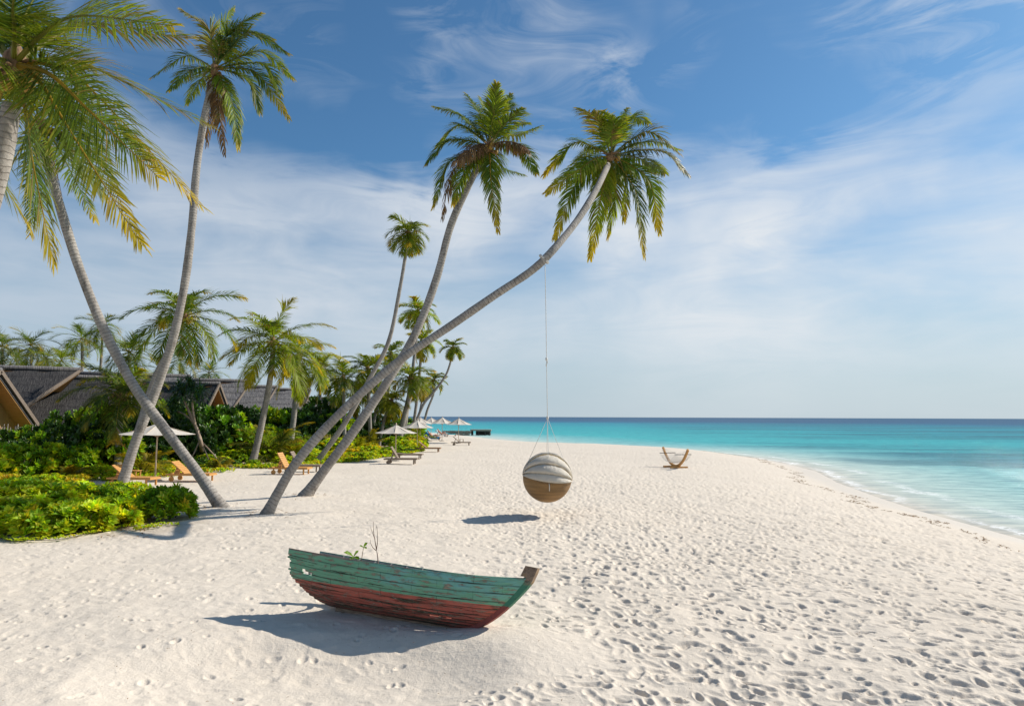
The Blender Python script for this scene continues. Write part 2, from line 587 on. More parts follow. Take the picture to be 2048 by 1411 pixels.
glo = nt.node('ShaderNodeBsdfGlossy'); glo.inputs['Roughness'].default_value = 0.14; nt.link(bmp.outputs[0], glo.inputs['Normal'])
fr = nt.node('ShaderNodeFresnel'); fr.inputs[0].default_value = 1.33; nt.link(bmp.outputs[0], fr.inputs['Normal'])
mx = nt.node('ShaderNodeMixShader')
nt.link(nt.math('MULTIPLY', fr.outputs[0], 0.20), mx.inputs[0]); nt.link(dif.outputs[0], mx.inputs[1]); nt.link(glo.outputs[0], mx.inputs[2])
# clear shallows let the sand show through
tr = nt.node('ShaderNodeBsdfTransparent'); tr.inputs[0].default_value = (0.93, 0.98, 0.97, 1)
mx2 = nt.node('ShaderNodeMixShader')
nt.link(nt.math('ADD', nt.math('MULTIPLY', nt.smooth(dist, -0.25, 1.6), 0.93), 0.06), mx2.inputs[0])
nt.link(tr.outputs[0], mx2.inputs[1]); nt.link(mx.outputs[0], mx2.inputs[2])
for l_ in list(mx2.inputs[0].links): nt.l.remove(l_)
mx2.inputs[0].default_value = 1.0
# foam along the lapping edge
fe = nt.math('ADD', dist, nt.math('MULTIPLY', nt.math('SUBTRACT', nt.noise(nt.mapping(o3, (0.35, 0.35, 1)), 1.0, 4, 0.6), 0.5), 3.0))
f1 = nt.math('MULTIPLY', nt.smooth(fe, 0.15, 0.5), nt.smooth(fe, 1.3, 0.55))
f2 = nt.math('MULTIPLY', nt.smooth(fe, 2.3, 2.7), nt.smooth(fe, 3.5, 2.8))
fo = nt.math('MAXIMUM', f1, nt.math('MULTIPLY', f2, 0.6))
lace = nt.ramp(nt.noise(nt.mapping(o3, (4, 4, 1)), 1.0, 6, 0.75), [(0.42, 0.0), (0.54, 1.0)])
patchy = nt.ramp(nt.noise(nt.mapping(o3, (0.22, 0.22, 1)), 1.0, 3, 0.5), [(0.42, 0.1), (0.6, 1.0)])
fo = nt.math('MULTIPLY', nt.math('MULTIPLY', fo, lace), patchy)
fd = nt.node('ShaderNodeBsdfDiffuse'); fd.inputs[0].default_value = (0.86, 0.87, 0.87, 1)
mx3 = nt.node('ShaderNodeMixShader')
nt.link(fo, mx3.inputs[0]); nt.link(mx2.outputs[0], mx3.inputs[1]); nt.link(fd.outputs[0], mx3.inputs[2])
nt.link(mx3.outputs[0], out.inputs[0])

rows = [5.0]
while rows[-1] < 45000:
    rr = rows[-1]
    rows.append(rr + max(0.12, min(rr * rr * 0.0018, rr * 0.05)))
rows = np.array(rows)
angs = np.concatenate([np.linspace(R(-50), R(60), 420), np.linspace(R(60), R(310), 60)[1:-1]])
RR, AA = np.meshgrid(rows, angs, indexing='ij')
X = RR * np.sin(AA); Y = RR * np.cos(AA)
S = shore_dist(X, Y)
Z = np.full_like(X, SEA_Z) + 0.02 * vnoise(X, Y, 2.2, 77) * (RR < 120)
nr, na = RR.shape
idx = np.arange(nr * na).reshape(nr, na)
nxt = np.roll(idx, -1, axis=1)
F = np.stack([idx[:-1].ravel(), nxt[:-1].ravel(), nxt[1:].ravel(), idx[1:].ravel()], axis=1)[:, ::-1]
# only the part on and beyond the waterline
keep = (S.ravel()[F] < 4.0).any(axis=1)
F = F[keep]
used = np.unique(F)
remap = np.full(nr * na, -1); remap[used] = np.arange(len(used))
V = np.stack([X.ravel(), Y.ravel(), Z.ravel()], axis=1)[used]
sea = np_mesh('sea', V, remap[F], m_sea, {'shore': S.ravel()[used]})
tag(sea, 'turquoise lagoon turning dark blue at the horizon', kind='structure')
# ================================================================== palms
m_frond = leaf_mat('palm_leaf', 0.44, 0.48, 0.25)
m_frond_far = leaf_mat('palm_leaf_far', 0.58, 0.5, 0.3)

m_trunk, nt, b, out = new_mat('palm_bark')
rv = nt.attr('along')
o3 = nt.obj()
wob = nt.noise(o3, 2.5, 3, 0.6)
ringv = nt.math('FRACT', nt.math('ADD', nt.math('MULTIPLY', rv, 9.0), nt.math('MULTIPLY', wob, 2.0)))
ring = nt.ramp(ringv, [(0.0, 0.0), (0.10, 1.0), (0.75, 0.85), (0.95, 0.25), (1.0, 0.0)])
pat = nt.noise(nt.mapping(o3, (1, 1, 0.6)), 7.0, 7, 0.7)
patb = nt.noise(o3, 1.3, 4, 0.6)
c = nt.ramp(pat, [(0.28, (0.14, 0.122, 0.108)), (0.5, (0.31, 0.28, 0.25)), (0.72, (0.48, 0.445, 0.405))])
c = nt.mix(0.5, c, nt.ramp(patb, [(0.3, (0.17, 0.15, 0.13)), (0.7, (0.44, 0.41, 0.37))]))
c = nt.mix(nt.math('MULTIPLY', nt.math('SUBTRACT', 1.0, ring), nt.ramp(patb, [(0.35, 0.35), (0.7, 0.75)])), c, (0.13, 0.11, 0.095, 1))
spots = nt.ramp(nt.noise(nt.mapping(o3, (1, 1, 0.35)), 4.0, 5, 0.75), [(0.57, 0.0), (0.66, 1.0)])
c = nt.mix(nt.math('MULTIPLY', spots, 0.75), c, (0.09, 0.075, 0.065, 1))
nt.link(c, b.inputs['Base Color'])
b.inputs['Roughness'].default_value = 0.85
b.inputs['Specular IOR Level'].default_value = 0.2
hh = nt.math('ADD', nt.math('MULTIPLY', ring, 0.32), nt.math('MULTIPLY', pat, 0.6))
nt.link(nt.bump(hh, 1.0, 0.035), b.inputs['Normal'])

m_fibre = noisy('palm_fibre', (0.10, 0.055, 0.03), (0.30, 0.19, 0.10), 14, 0.9, (1, 1, 0.2), 0.6, 0.02, vcol=False)
m_nut = noisy('coconut_husk', (0.30, 0.17, 0.025), (0.42, 0.27, 0.05), 8, 0.5, bump=0.1)


def catmull(pts, n):
    pts = [Vector(p) for p in pts]
    ext = [pts[0] * 2 - pts[1]] + pts + [pts[-1] * 2 - pts[-2]]
    res = []
    m = len(pts) - 1
    for i in range(n + 1):
        u = min(i / n * m, m - 1e-6)
        k = int(u); t = u - k
        p0, p1, p2, p3 = ext[k], ext[k + 1], ext[k + 2], ext[k + 3]
        res.append(0.5 * ((2 * p1) + (p2 - p0) * t + (2 * p0 - 5 * p1 + 4 * p2 - p3) * t * t + (3 * p1 - p0 - 3 * p2 + p3) * t ** 3))
    return res


def trunk_mesh(path, r0, r1, flare=1.42, n=14, step=0.16, seed=0, parent=None, taper=0.8):
    rr_ = random.Random(seed)
    L = sum((Vector(path[i + 1]) - Vector(path[i])).length for i in range(len(path) - 1))
    N = max(12, int(L / step))
    pts = catmull(path, N)
    mb = MB()
    rad = []
    al = []
    acc = 0
    for i, p in enumerate(pts):
        if i: acc += (p - pts[i - 1]).length
        al.append(acc)
        t = i / N
        r_ = r0 + (r1 - r0) * t ** taper
        r_ *= 1 + (flare - 1) * math.exp(-max(0.0, acc - 0.3) / 0.3) + rr_.uniform(-0.02, 0.02) + 0.035 * math.sin(acc * 2.1 + seed)
        rad.append(r_)
    mb.tube(pts, rad, n)
    o = mb.build('trunk', m_trunk, parent)
    a = o.data.attributes.new('along', 'FLOAT', 'POINT')
    a.data.foreach_set('value', np.repeat(np.array(al, dtype=np.float32), n))
    return o


GREEN = [(0.11, 0.19, 0.02), (0.15, 0.23, 0.02), (0.19, 0.26, 0.022), (0.08, 0.15, 0.022)]
YEL = (0.50, 0.36, 0.02)
DRY = (0.24, 0.16, 0.085)
DEAD = (0.13, 0.065, 0.035)


def lerp3(a, b, t):
    return tuple(a[i] + (b[i] - a[i]) * t for i in range(3))


def frond(mb, path, pairs, L, wid, seed, base=None, tip=0.0, dry=0.0, dead=False, droop=0.6, twist=0.0, segs=2, rach=0.035,
          center=None, gap=0.0, start=0.14, rach_col=(0.30, 0.27, 0.05), face=None):
    """one feather leaf: rachis along path, leaflets left and right"""
    q = random.Random(seed)
    N = 22 if segs > 1 else 12
    pts = catmull(path, N)
    base = base or q.choice(GREEN)
    flen = sum((pts[i + 1] - pts[i]).length for i in range(N))
    c0 = center or pts[0]
    rc = rach_col if not dead else (0.16, 0.09, 0.05)
    mb.tube(pts, [max(0.004, rach * (1 - i / N) ** 0.9) for i in range(N + 1)], 5 if segs > 1 else 3, rc, cap=False)
    UP = Vector((0, 0, 1))
    prevn = None
    vs = []; fs = []; cs = []
    for k in range(pairs):
        t = start + (1 - start) * (k + 0.5) / pairs
        u = t * N
        i = min(int(u), N - 1); fr_ = u - i
        p = pts[i].lerp(pts[i + 1], fr_)
        tg = (pts[min(i + 1, N)] - pts[max(i - 1, 0)]).normalized()
        outw = Vector((p.x - c0.x, p.y - c0.y, 0))
        if outw.length > 1e-3: outw.normalize()
        ref = UP * 0.8 + outw * 0.45
        n = ref - tg * ref.dot(tg)
        if face is not None:
            fc = (face - p).normalized() * 1.1
            n = n + (fc - tg * fc.dot(tg)) * min(1.0, max(0.0, 0.35 - tg.z))
        if n.length < 0.05:
            n = prevn or Vector((1, 0, 0))
        n.normalize()
        if prevn is not None: n = (n * 0.5 + prevn * 0.5); n = (n - tg * n.dot(tg)).normalized()
        prevn = n
        if twist:
            n = (Matrix.Rotation(twist * (0.4 + 0.6 * t), 3, tg) @ n)
        s = tg.cross(n)
        prof = (0.42 + 0.58 * math.sin(math.pi * min(1, (t * 0.95 + 0.08)) ** 0.8)) if t < 0.6 else (1.0 - 0.72 * ((t - 0.6) / 0.4) ** 1.5)
        a = R(66 - 44 * t)
        for side in (-1, 1):
            if gap and q.random() < gap: continue
            l = L * prof * q.uniform(0.82, 1.12)
            va = R(q.uniform(-6, 20)) if not dead else R(q.uniform(-50, 0))
            aa = a + R(q.uniform(-7, 7))
            d = tg * math.cos(aa) + (s * (side * math.cos(va)) + n * math.sin(va)) * math.sin(aa)
            wv = d.cross(n + s * q.uniform(-0.35, 0.35))
            if wv.length < 1e-3: continue
            wv.normalize()
            dr = droop * q.uniform(0.6, 1.4)
            w_ = wid * q.uniform(0.8, 1.15)
            # colour along the leaflet and the frond
            yt = max(0.0, (t - (1 - tip)) / max(tip, 1e-3)) if tip > 0 else 0
            yt = min(1, yt * 1.2) * q.uniform(0.6, 1.0)
            col = lerp3(base, YEL, yt)
            br = q.uniform(0.75, 1.25)
            col = tuple(x * br for x in col)
            if dead: col = lerp3(DEAD, DRY, q.random() * 0.7)
            elif dry and q.random() < dry: col = lerp3(col, DRY, q.uniform(0.4, 0.95))
            tipc = lerp3(col, YEL if not dead else DRY, 0.12 + 0.3 * yt + (0.35 if q.random() < 0.2 else 0))
            b0 = len(vs)
            cur = p.copy(); dv = d.copy()
            vs += [cur - wv * w_ * 0.35, cur + wv * w_ * 0.35]; cs += [col, col]
            for sg in range(1, segs + 1):
                cur = cur + dv * (l / segs)
                dv = (dv + Vector((0, 0, -1)) * dr * (1.0 / segs) * (0.6 + sg * 0.5)).normalized()
                ww = w_ * (0.5 if sg < segs else 0.08)
                cc = lerp3(col, tipc, sg / segs)
                vs += [cur - wv * ww, cur + wv * ww]; cs += [cc, cc]
                o_ = b0 + sg * 2
                fs.append((o_ - 2, o_ - 1, o_ + 1, o_))
    b = len(mb.v)
    mb.v.extend([tuple(v) for v in vs]); mb.c.extend(cs)
    mb.f.extend([tuple(i + b for i in f) for f in fs]); mb.sm.extend([False] * len(fs))


def arc_path(c, azim, e0, bend, L, q, steps=7):
    pts = [Vector(c)]
    e = e0
    az_ = azim
    for i in range(steps):
        t = (i + 1) / steps
        e = e0 - bend * t ** 1.25
        az_ += q.uniform(-0.04, 0.04)
        d = Vector((math.cos(az_) * math.cos(e), math.sin(az_) * math.cos(e), math.sin(e)))
        pts.append(pts[-1] + d * (L / steps))
    return pts


def heart(root, c, axis, size, nuts=0, seed=0, brown=True):
    """fibrous heart of the crown, the stubs of old stalks and a bunch of nuts"""
    q = random.Random(seed)
    mb = MB()
    ax = axis.normalized()
    mb.tube([c - ax * size * 1.3, c - ax * size * 0.4, c + ax * size * 0.6, c + ax * size * 1.6], [size * 0.45, size * 0.85, size * 0.75, size * 0.15], 9)
    for k in range(14):
        a = k * 2.4; e = q.uniform(-0.5, 0.7)
        d = Vector((math.cos(a) * math.cos(e), math.sin(a) * math.cos(e), math.sin(e)))
        p0 = c - ax * q.uniform(0, size)
        mb.tube([p0, p0 + d * size * 1.4, p0 + d * size * 2.3 - Vector((0, 0, size * q.uniform(0.2, 1.3)))], [size * 0.22, size * 0.13, 0.006], 5)
    mb.build('crown_heart', m_fibre, root)
    for k in range(nuts):
        a = q.uniform(0, 6.28)
        p0 = c + Vector((math.cos(a) * size * 1.35, math.sin(a) * size * 1.35, -size * q.uniform(0.2, 1.4)))
        rr_ = size * q.uniform(0.42, 0.55)
        nb = MB()
        nb.tube([p0 + Vector((0, 0, z * rr_)) for z in (-1.2, -0.9, -0.3, 0.4, 0.95, 1.2)], [rr_ * x for x in (0.05, 0.55, 0.95, 0.95, 0.5, 0.05)], 8)
        nb.build('coconut', m_nut, root)


def big_palm(label, trunk, r0, r1, crown, Dc, fronds, L, pairs, leaf, wid, seed, auto=0, nuts=0, segs=2, group=None, rach=0.04,
             trunk_top=None, hs=0.2, base=None, droop=0.9):
    """trunk: [(px,py,D)...] from the foot up; fronds: (mid px, tip px, flags)"""
    q = random.Random(seed)
    path = []
    for i, (px, py, D) in enumerate(trunk):
        path.append(P(px, py, D))
    foot = path[0].copy()
    g = ground(foot.x, foot.y)
    path[0] = Vector((foot.x, foot.y, g + 0.0))
    root = empty('palm_tree', (0, 0, 0))
    tag(root, label, 'palm tree', group)
    low = path[0] + (path[0] - path[1]).normalized() * 0.35
    trunk_mesh([low] + path, r0, r1, seed=seed, parent=root)
    c = P(crown[0], crown[1], Dc)
    heart(root, c, (path[-1] - path[-2]), hs, nuts, seed)
    for k, fd in enumerate(fronds):
        (mx_, my_), (tx, ty) = fd[0], fd[1]
        fl = fd[2] if len(fd) > 2 else ''
        Lf = L * q.uniform(0.95, 1.05)
        tip2 = P(tx, ty, Dc)
        mid2 = P(mx_, my_, Dc)
        l2 = (mid2 - c).length + (tip2 - mid2).length
        off = math.sqrt(max(0.0, (Lf * 0.93) ** 2 - l2 * l2)) * 0.85
        sgn = -1 if ('n' in fl) else 1 if ('b' in fl) else q.choice((-1, 1))
        off = min(off, Lf * 0.75) * sgn
        mid = P(mx_, my_, Dc + off * 0.55); tip = P(tx, ty, Dc + off)
        mb = MB()
        dead = 'd' in fl
        frond(mb, [c, c.lerp(mid, 0.5) + Vector((0, 0, 0.04 * L)), mid, tip], pairs, leaf, wid, seed * 100 + k,
              base=base if base and q.random() < 0.6 else None,
              tip=0.24 if 'Y' in fl else 0.12 if 'y' in fl else 0.04, dry=0.75 if 't' in fl else 0.06, dead=dead,
              droop=1.5 if dead else (1.2 if 'h' in fl else droop), twist=R(q.uniform(-28, 28)), segs=segs, rach=rach, center=c,
              gap=0.35 if dead else (0.15 if 't' in fl else 0.04), face=Vector((q.uniform(-12, 12), q.uniform(-4, 4), c.z - q.uniform(1, 8))), rach_col=(0.36, 0.25, 0.03) if ('Y' in fl or 'o' in fl) else (0.24, 0.24, 0.05))
        o = mb.build('frond', m_frond, root)
        if dead: o['label'] = 'dead brown hanging frond'
        elif 'Y' in fl: o['label'] = 'frond with yellowed tip'
        elif 't' in fl: o['label'] = 'dried tan frond'
    ga = q.uniform(0, 6.28)
    for k in range(auto):
        t = k / max(1, auto - 1)
        e0 = R(75 - 100 * t + q.uniform(-10, 10))
        pth = arc_path(c, ga + k * 2.39996, e0, R(50 + 35 * q.random()), L * q.uniform(0.8, 1.0), q)
        mb = MB()
        frond(mb, pth, pairs, leaf, wid, seed * 100 + 60 + k, tip=q.choice((0.0, 0.1, 0.3)), dry=0.1, droop=0.7, segs=segs, rach=rach, center=c, gap=0.05,
              twist=R(q.uniform(-25, 25)), base=base if base and q.random() < 0.6 else None)
        mb.build('frond', m_frond, root)
    return root


def mid_palm(label, trunk, r0, r1, crown, Dc, L, n, pairs, leaf, wid, seed, e_hi=80, e_lo=-35, yellow=0.2, base=None, group=None, nuts=0,
             each=True, dry=0.08, bend=70, droop=0.95, name='palm_tree', has_trunk=True, lean=None):
    q = random.Random(seed)
    root = empty(name, (0, 0, 0))
    tag(root, label, 'palm tree', group)
    c = P(crown[0], crown[1], Dc)
    base = base or (0.12, 0.19, 0.02)
    if has_trunk:
        path = [P(px, py, D) for px, py, D in trunk]
        f = path[0]
        path[0] = Vector((f.x, f.y, min(f.z, ground(f.x, f.y))))
        low = path[0] - Vector((0, 0, 0.3))
        trunk_mesh([low] + path, r0, r1, n=9, step=0.35, seed=seed, parent=root)
        if each: heart(root, c, (path[-1] - path[-2]), r1 * 1.5, nuts, seed)
    ga = q.uniform(0, 6.28)
    allmb = MB()
    for k in range(n):
        t = k / max(1, n - 1)
        e0 = R(e_hi + (e_lo - e_hi) * t ** 0.85 + q.uniform(-9, 9))
        pth = arc_path(c, ga + k * 2.39996 + q.uniform(-0.25, 0.25), e0, R(bend * q.uniform(0.7, 1.25)), L * q.uniform(0.8, 1.05) * (0.8 if t < 0.12 else 1), q)
        mb = MB() if each else allmb
        yv = q.random() < yellow
        frond(mb, pth, int(pairs * 1.9), leaf * 1.4, wid * 0.9, seed * 100 + k, tip=0.5 if yv else q.choice((0, 0.12, 0.25)), dry=dry, droop=droop, segs=1 if not each else 2,
              rach=0.03, center=c, gap=0.06, base=base if base and q.random() < 0.75 else None, twist=R(q.uniform(-25, 25)))
        if each:
            mb.build('frond', m_frond_far, root)
    if not each:
        allmb.build('crown', m_frond_far, root)
    return root


# ---- the palms that lean over the beach
big_palm('tall coconut palm cut off by the left edge with huge fronds across the sky',
         [(-330, 1110, 11.6), (-180, 800, 11.3), (-60, 520, 11.1), (0, 330, 11), (24, 210, 11)], 0.19, 0.145, (28, 128), 11,
         [((26, 10), (44, -190), 'n'), ((62, 8), (140, -110), 'b'), ((165, 32), (345, 52), 'n'), ((205, 48), (375, 78), 'tb'),
          ((175, 172), (402, 412), 'Yno'), ((215, 148), (418, 250), 'tb'), ((66, 330), (108, 528), 'Yboh'), ((130, 245), (282, 488), 'Yo'),
          ((175, 218), (318, 356), 'yo'), ((-30, 290), (58, 455), 'Yb'), ((-90, 60), (-260, 40)), ((-110, 140), (-260, 260)),
          ((-60, 40), (-130, -150)), ((-70, 180), (-190, 330), 'yb'), ((110, 70), (255, -40), 'b'), ((15, 40), (-40, -140), 'b')],
         4.6, 112, 0.92, 0.025, 11, nuts=7, segs=3, droop=0.42, base=(0.075, 0.135, 0.02), rach=0.05, hs=0.22)

big_palm('coconut palm leaning left whose trunk crosses the other in an X',
         [(441, 1018, 20.9), (395, 945, 20.9), (330, 858, 20.9), (270, 775, 20.9), (212, 668, 20.8), (160, 540, 20.6), (122, 420, 20.4), (85, 290, 20.3)],
         0.165, 0.13, (78, 250), 20.2,
         [((170, 270), (245, 395), 'y'), ((190, 310), (285, 490), 'Y'), ((140, 340), (190, 440), 'y'), ((70, 360), (60, 470), 'y'), ((20, 340), (-20, 450), 'Y'),
          ((170, 215), (300, 300)), ((150, 180), (250, 210)), ((-20, 230), (-120, 330)), ((0, 180), (-90, 160)), ((60, 160), (40, 60)),
          ((110, 330), (130, 420), 'td'), ((120, 170), (190, 120)), ((210, 255), (330, 345), 'y'), ((165, 330), (215, 400), 'y')],
         4.2, 90, 0.84, 0.032, 12, nuts=5, segs=3, droop=0.55, base=(0.10, 0.17, 0.02))

big_palm('tall slender palm crossing behind it with brown dead fronds hanging from its crown',
         [(242, 980, 26.7), (272, 880, 26.8), (312, 780, 27), (345, 680, 27), (369, 570, 27), (384, 450, 27), (393, 340, 27), (408, 240, 27), (424, 165, 27)],
         0.20, 0.13, (428, 138), 27,
         [((417, 58), (363, 20), 't'), ((460, 62), (522, 27)), ((500, 66), (577, 108), 'b'), ((528, 105), (586, 158), 'b'), ((518, 150), (578, 238), 'Yn'),
          ((466, 215), (477, 298), 'yh'), ((437, 215), (449, 307), 'dh'), ((420, 205), (414, 290), 'dh'), ((366, 114), (304, 155)), ((374, 146), (338, 182)),
          ((396, 170), (374, 208), 'b'), ((532, 132), (562, 188)), ((440, 62), (468, 18)), ((480, 62), (546, 78), 'b'), ((448, 190), (430, 250), 'b'),
          ((500, 165), (520, 225), 'b')],
         3.7, 92, 0.80, 0.040, 13, nuts=3, segs=3, droop=0.75)

big_palm('curved coconut palm with a dense ragged crown left of the swing palm',
         [(612, 995, 23.9), (650, 938, 24), (700, 872, 24.2), (770, 770, 24.5), (830, 668, 24.8), (872, 560, 25), (902, 450, 25), (940, 365, 25), (968, 312, 25)],
         0.185, 0.13, (978, 292), 25,
         [((990, 215), (993, 169)), ((955, 220), (932, 188)), ((915, 228), (868, 213)), ((915, 252), (874, 292)), ((892, 284), (853, 328)),
          ((893, 332), (867, 414), 'y'), ((905, 345), (883, 438), 'dh'), ((928, 345), (907, 408), 'y'), ((982, 365), (996, 462), 'Yn'), ((1045, 302), (1073, 348), 'n'),
          ((1042, 268), (1080, 252)), ((1028, 232), (1046, 216)), ((1030, 250), (1055, 246), 'b'), ((1038, 288), (1057, 302), 'd'), ((975, 235), (960, 195), 'b'),
          ((1010, 225), (1022, 188), 'b'), ((1005, 335), (1050, 350), 'b'), ((940, 300), (905, 330), 'd')],
         3.2, 92, 0.74, 0.041, 14, nuts=6, segs=3, droop=0.75)

big_palm('strongly leaning coconut palm that carries the hanging ball swing',
         [(535, 1030, 19.6), (556, 985, 19.65), (590, 928, 19.8), (645, 862, 20.0), (720, 788, 20.2), (805, 716, 20.5), (900, 652, 20.5), (990, 590, 20.2),
          (1062, 542, 19.9), (1106, 500, 19.85), (1155, 440, 20.8), (1192, 380, 22.0), (1216, 330, 23.9)], 0.145, 0.105, (1222, 312), 24.4,
         [((1193, 236), (1152, 216), 't'), ((1227, 245), (1205, 222)), ((1264, 234), (1296, 246)), ((1302, 264), (1360, 308), 't'), ((1330, 306), (1377, 350), 't'),
          ((1147, 288), (1088, 350), 'Y'), ((1160, 338), (1092, 386), 'Y'), ((1150, 370), (1109, 478), 'Yn'), ((1200, 405), (1180, 516), 'Yh'), ((1230, 390), (1216, 474), 'yb'),
          ((1275, 395), (1288, 512), 'Yn'), ((1300, 365), (1319, 465), 'Yn'), ((1298, 326), (1330, 348), 'b'), ((1308, 284), (1358, 298), 'b'), ((1250, 360), (1248, 440), 'Yb'),
          ((1180, 300), (1140, 330), 'b'), ((1240, 250), (1255, 216), 'b')],
         3.65, 94, 0.82, 0.043, 15, nuts=5, segs=3, droop=0.75)

mid_palm('very tall thin palm with a small round crown between the two leaning palms',
         [(632, 926, 41.5), (690, 845, 41.5), (742, 752, 41.5), (778, 680, 41.5), (801, 570, 41.5), (816, 478, 41.5)], 0.20, 0.10, (816, 464), 41.5,
         1.75, 18, 26, 0.55, 0.045, 21, e_hi=75, e_lo=-40, yellow=0.1, nuts=4)
mid_palm('dark green palm with orange nuts crowned behind the crossing trunks',
         [(252, 900, 31), (305, 770, 31.5), (345, 690, 31.8), (366, 645, 32)], 0.19, 0.12, (368, 634), 32, 3.1, 20, 30, 0.62, 0.045, 22, e_hi=85, e_lo=-30, yellow=0.08,
         base=(0.074, 0.158, 0.014), nuts=9)
mid_palm('yellow green palm with wide spreading fronds in front of the thatched roofs',
         [(505, 926, 41), (525, 840, 41), (540, 760, 41), (546, 700, 41)], 0.24, 0.15, (546, 684), 41, 3.9, 22, 32, 0.78, 0.055, 23, e_hi=78, e_lo=-38, yellow=0.5,
         base=(0.252, 0.336, 0.020), nuts=4, bend=60)
mid_palm('yellowing palm half hidden right behind the wide spreading palm',
         [(578, 906, 50), (588, 830, 50), (597, 735, 50)], 0.28, 0.17, (598, 714), 50, 3.8, 18, 28, 0.75, 0.06, 24, e_hi=75, e_lo=-50, yellow=0.5, base=(0.232, 0.315, 0.020), bend=60)
mid_palm('small palm with an orange dead frond near the end of the thatched roofs',
         [(690, 868, 56), (688, 815, 56), (686, 765, 56)], 0.2, 0.13, (686, 755), 56, 3.0, 15, 24, 0.7, 0.065, 25, e_lo=-30, yellow=0.25)
mid_palm('bushy palm crowned just behind the thin tall palm trunk',
         [(742, 880, 58), (738, 800, 58), (736, 750, 58)], 0.2, 0.14, (736, 738), 58, 2.9, 17, 24, 0.7, 0.065, 26, e_lo=-35, yellow=0.12)
mid_palm('palm crowned high behind the upper part of the curved palm trunk',
         [(805, 872, 64), (820, 780, 64), (830, 700, 64), (836, 632, 64)], 0.2, 0.13, (836, 622), 64, 2.4, 16, 24, 0.65, 0.065, 27, e_lo=-30, yellow=0.3, base=(0.232, 0.336, 0.020))
mid_palm('yellow green palm crowned low behind the crossing of the leaning trunks',
         [(822, 870, 68), (836, 780, 68), (843, 695, 68)], 0.2, 0.13, (843, 682), 68, 2.3, 16, 24, 0.65, 0.065, 28, e_lo=-55, yellow=0.5, base=(0.252, 0.340, 0.020))
mid_palm('stout palm with a brown heart beside the white parasols',
         [(795, 874, 62), (808, 835, 62), (818, 795, 62), (822, 768, 62)], 0.32, 0.22, (822, 756), 62, 2.6, 16, 24, 0.7, 0.065, 29, e_lo=-25, yellow=0.1)
mid_palm('slim palm leaning out to the sea with a small crown above the parasols',
         [(818, 862, 78), (845, 812, 78), (868, 783, 78), (893, 747, 78), (906, 705, 78)], 0.19, 0.11, (906, 694), 78, 1.95, 14, 22, 0.55, 0.07, 30, e_lo=-35, yellow=0.12)
mid_palm('slim palm crowned just left of the outermost leaning palm',
         [(842, 871, 86), (853, 825, 86), (866, 790, 86), (868, 768, 86)], 0.19, 0.12, (868, 760), 86, 2.3, 15, 22, 0.6, 0.075, 31, e_lo=-30, yellow=0.1)
mid_palm('low yellow palm behind the nearest row parasol',
         [(757, 885, 62), (768, 840, 62), (782, 808, 62)], 0.17, 0.13, (783, 800), 62, 2.2, 14, 22, 0.7, 0.065, 32, e_lo=-65, yellow=0.55, base=(0.274, 0.315, 0.019))
mid_palm('drooping yellow palm between the leaning palm and the parasols',
         [(742, 868, 66), (752, 820, 66), (760, 790, 66)], 0.15, 0.12, (762, 782), 66, 2.5, 12, 22, 0.7, 0.065, 33, e_lo=-70, yellow=0.7, base=(0.274, 0.315, 0.019))
mid_palm('thin bare trunked palm behind the stout palm by the parasols',
         [(826, 868, 80), (842, 810, 80), (846, 778, 80)], 0.15, 0.1, (846, 770), 80, 2.0, 12, 20, 0.55, 0.07, 34, e_lo=-55, yellow=0.4, dry=0.3)
mid_palm('dark spiky young palm in front of the thatched huts with shaggy trunk',
         [(238, 896, 33.5), (238, 850, 33.5), (240, 800, 33.5)], 0.17, 0.17, (242, 790), 33.5, 2.7, 20, 28, 0.65, 0.05, 35, e_hi=85, e_lo=-25, yellow=0.05, base=(0.059, 0.116, 0.017))

mid_palm('feathery palm between the small orange palm and the yellowing palm', [(640, 868, 66), (640, 800, 66), (642, 745, 66)], 0.2, 0.13, (642, 736), 66, 2.9, 15, 24, 0.7, 0.065, 81, e_lo=-40, yellow=0.4, base=(0.20, 0.27, 0.02))
mid_palm('palm crowned between the thin tall trunk and the curved trunk', [(772, 872, 72), (776, 790, 72), (782, 716, 72)], 0.2, 0.13, (782, 706), 72, 2.6, 15, 24, 0.7, 0.065, 82, e_lo=-40, yellow=0.3, base=(0.17, 0.25, 0.02))
mid_palm('low bright palm under the crossing of the two leaning trunks', [(706, 872, 60), (712, 830, 60), (716, 796, 60)], 0.16, 0.12, (716, 788), 60, 2.4, 14, 24, 0.7, 0.065, 83, e_lo=-45, yellow=0.5, base=(0.24, 0.30, 0.02))

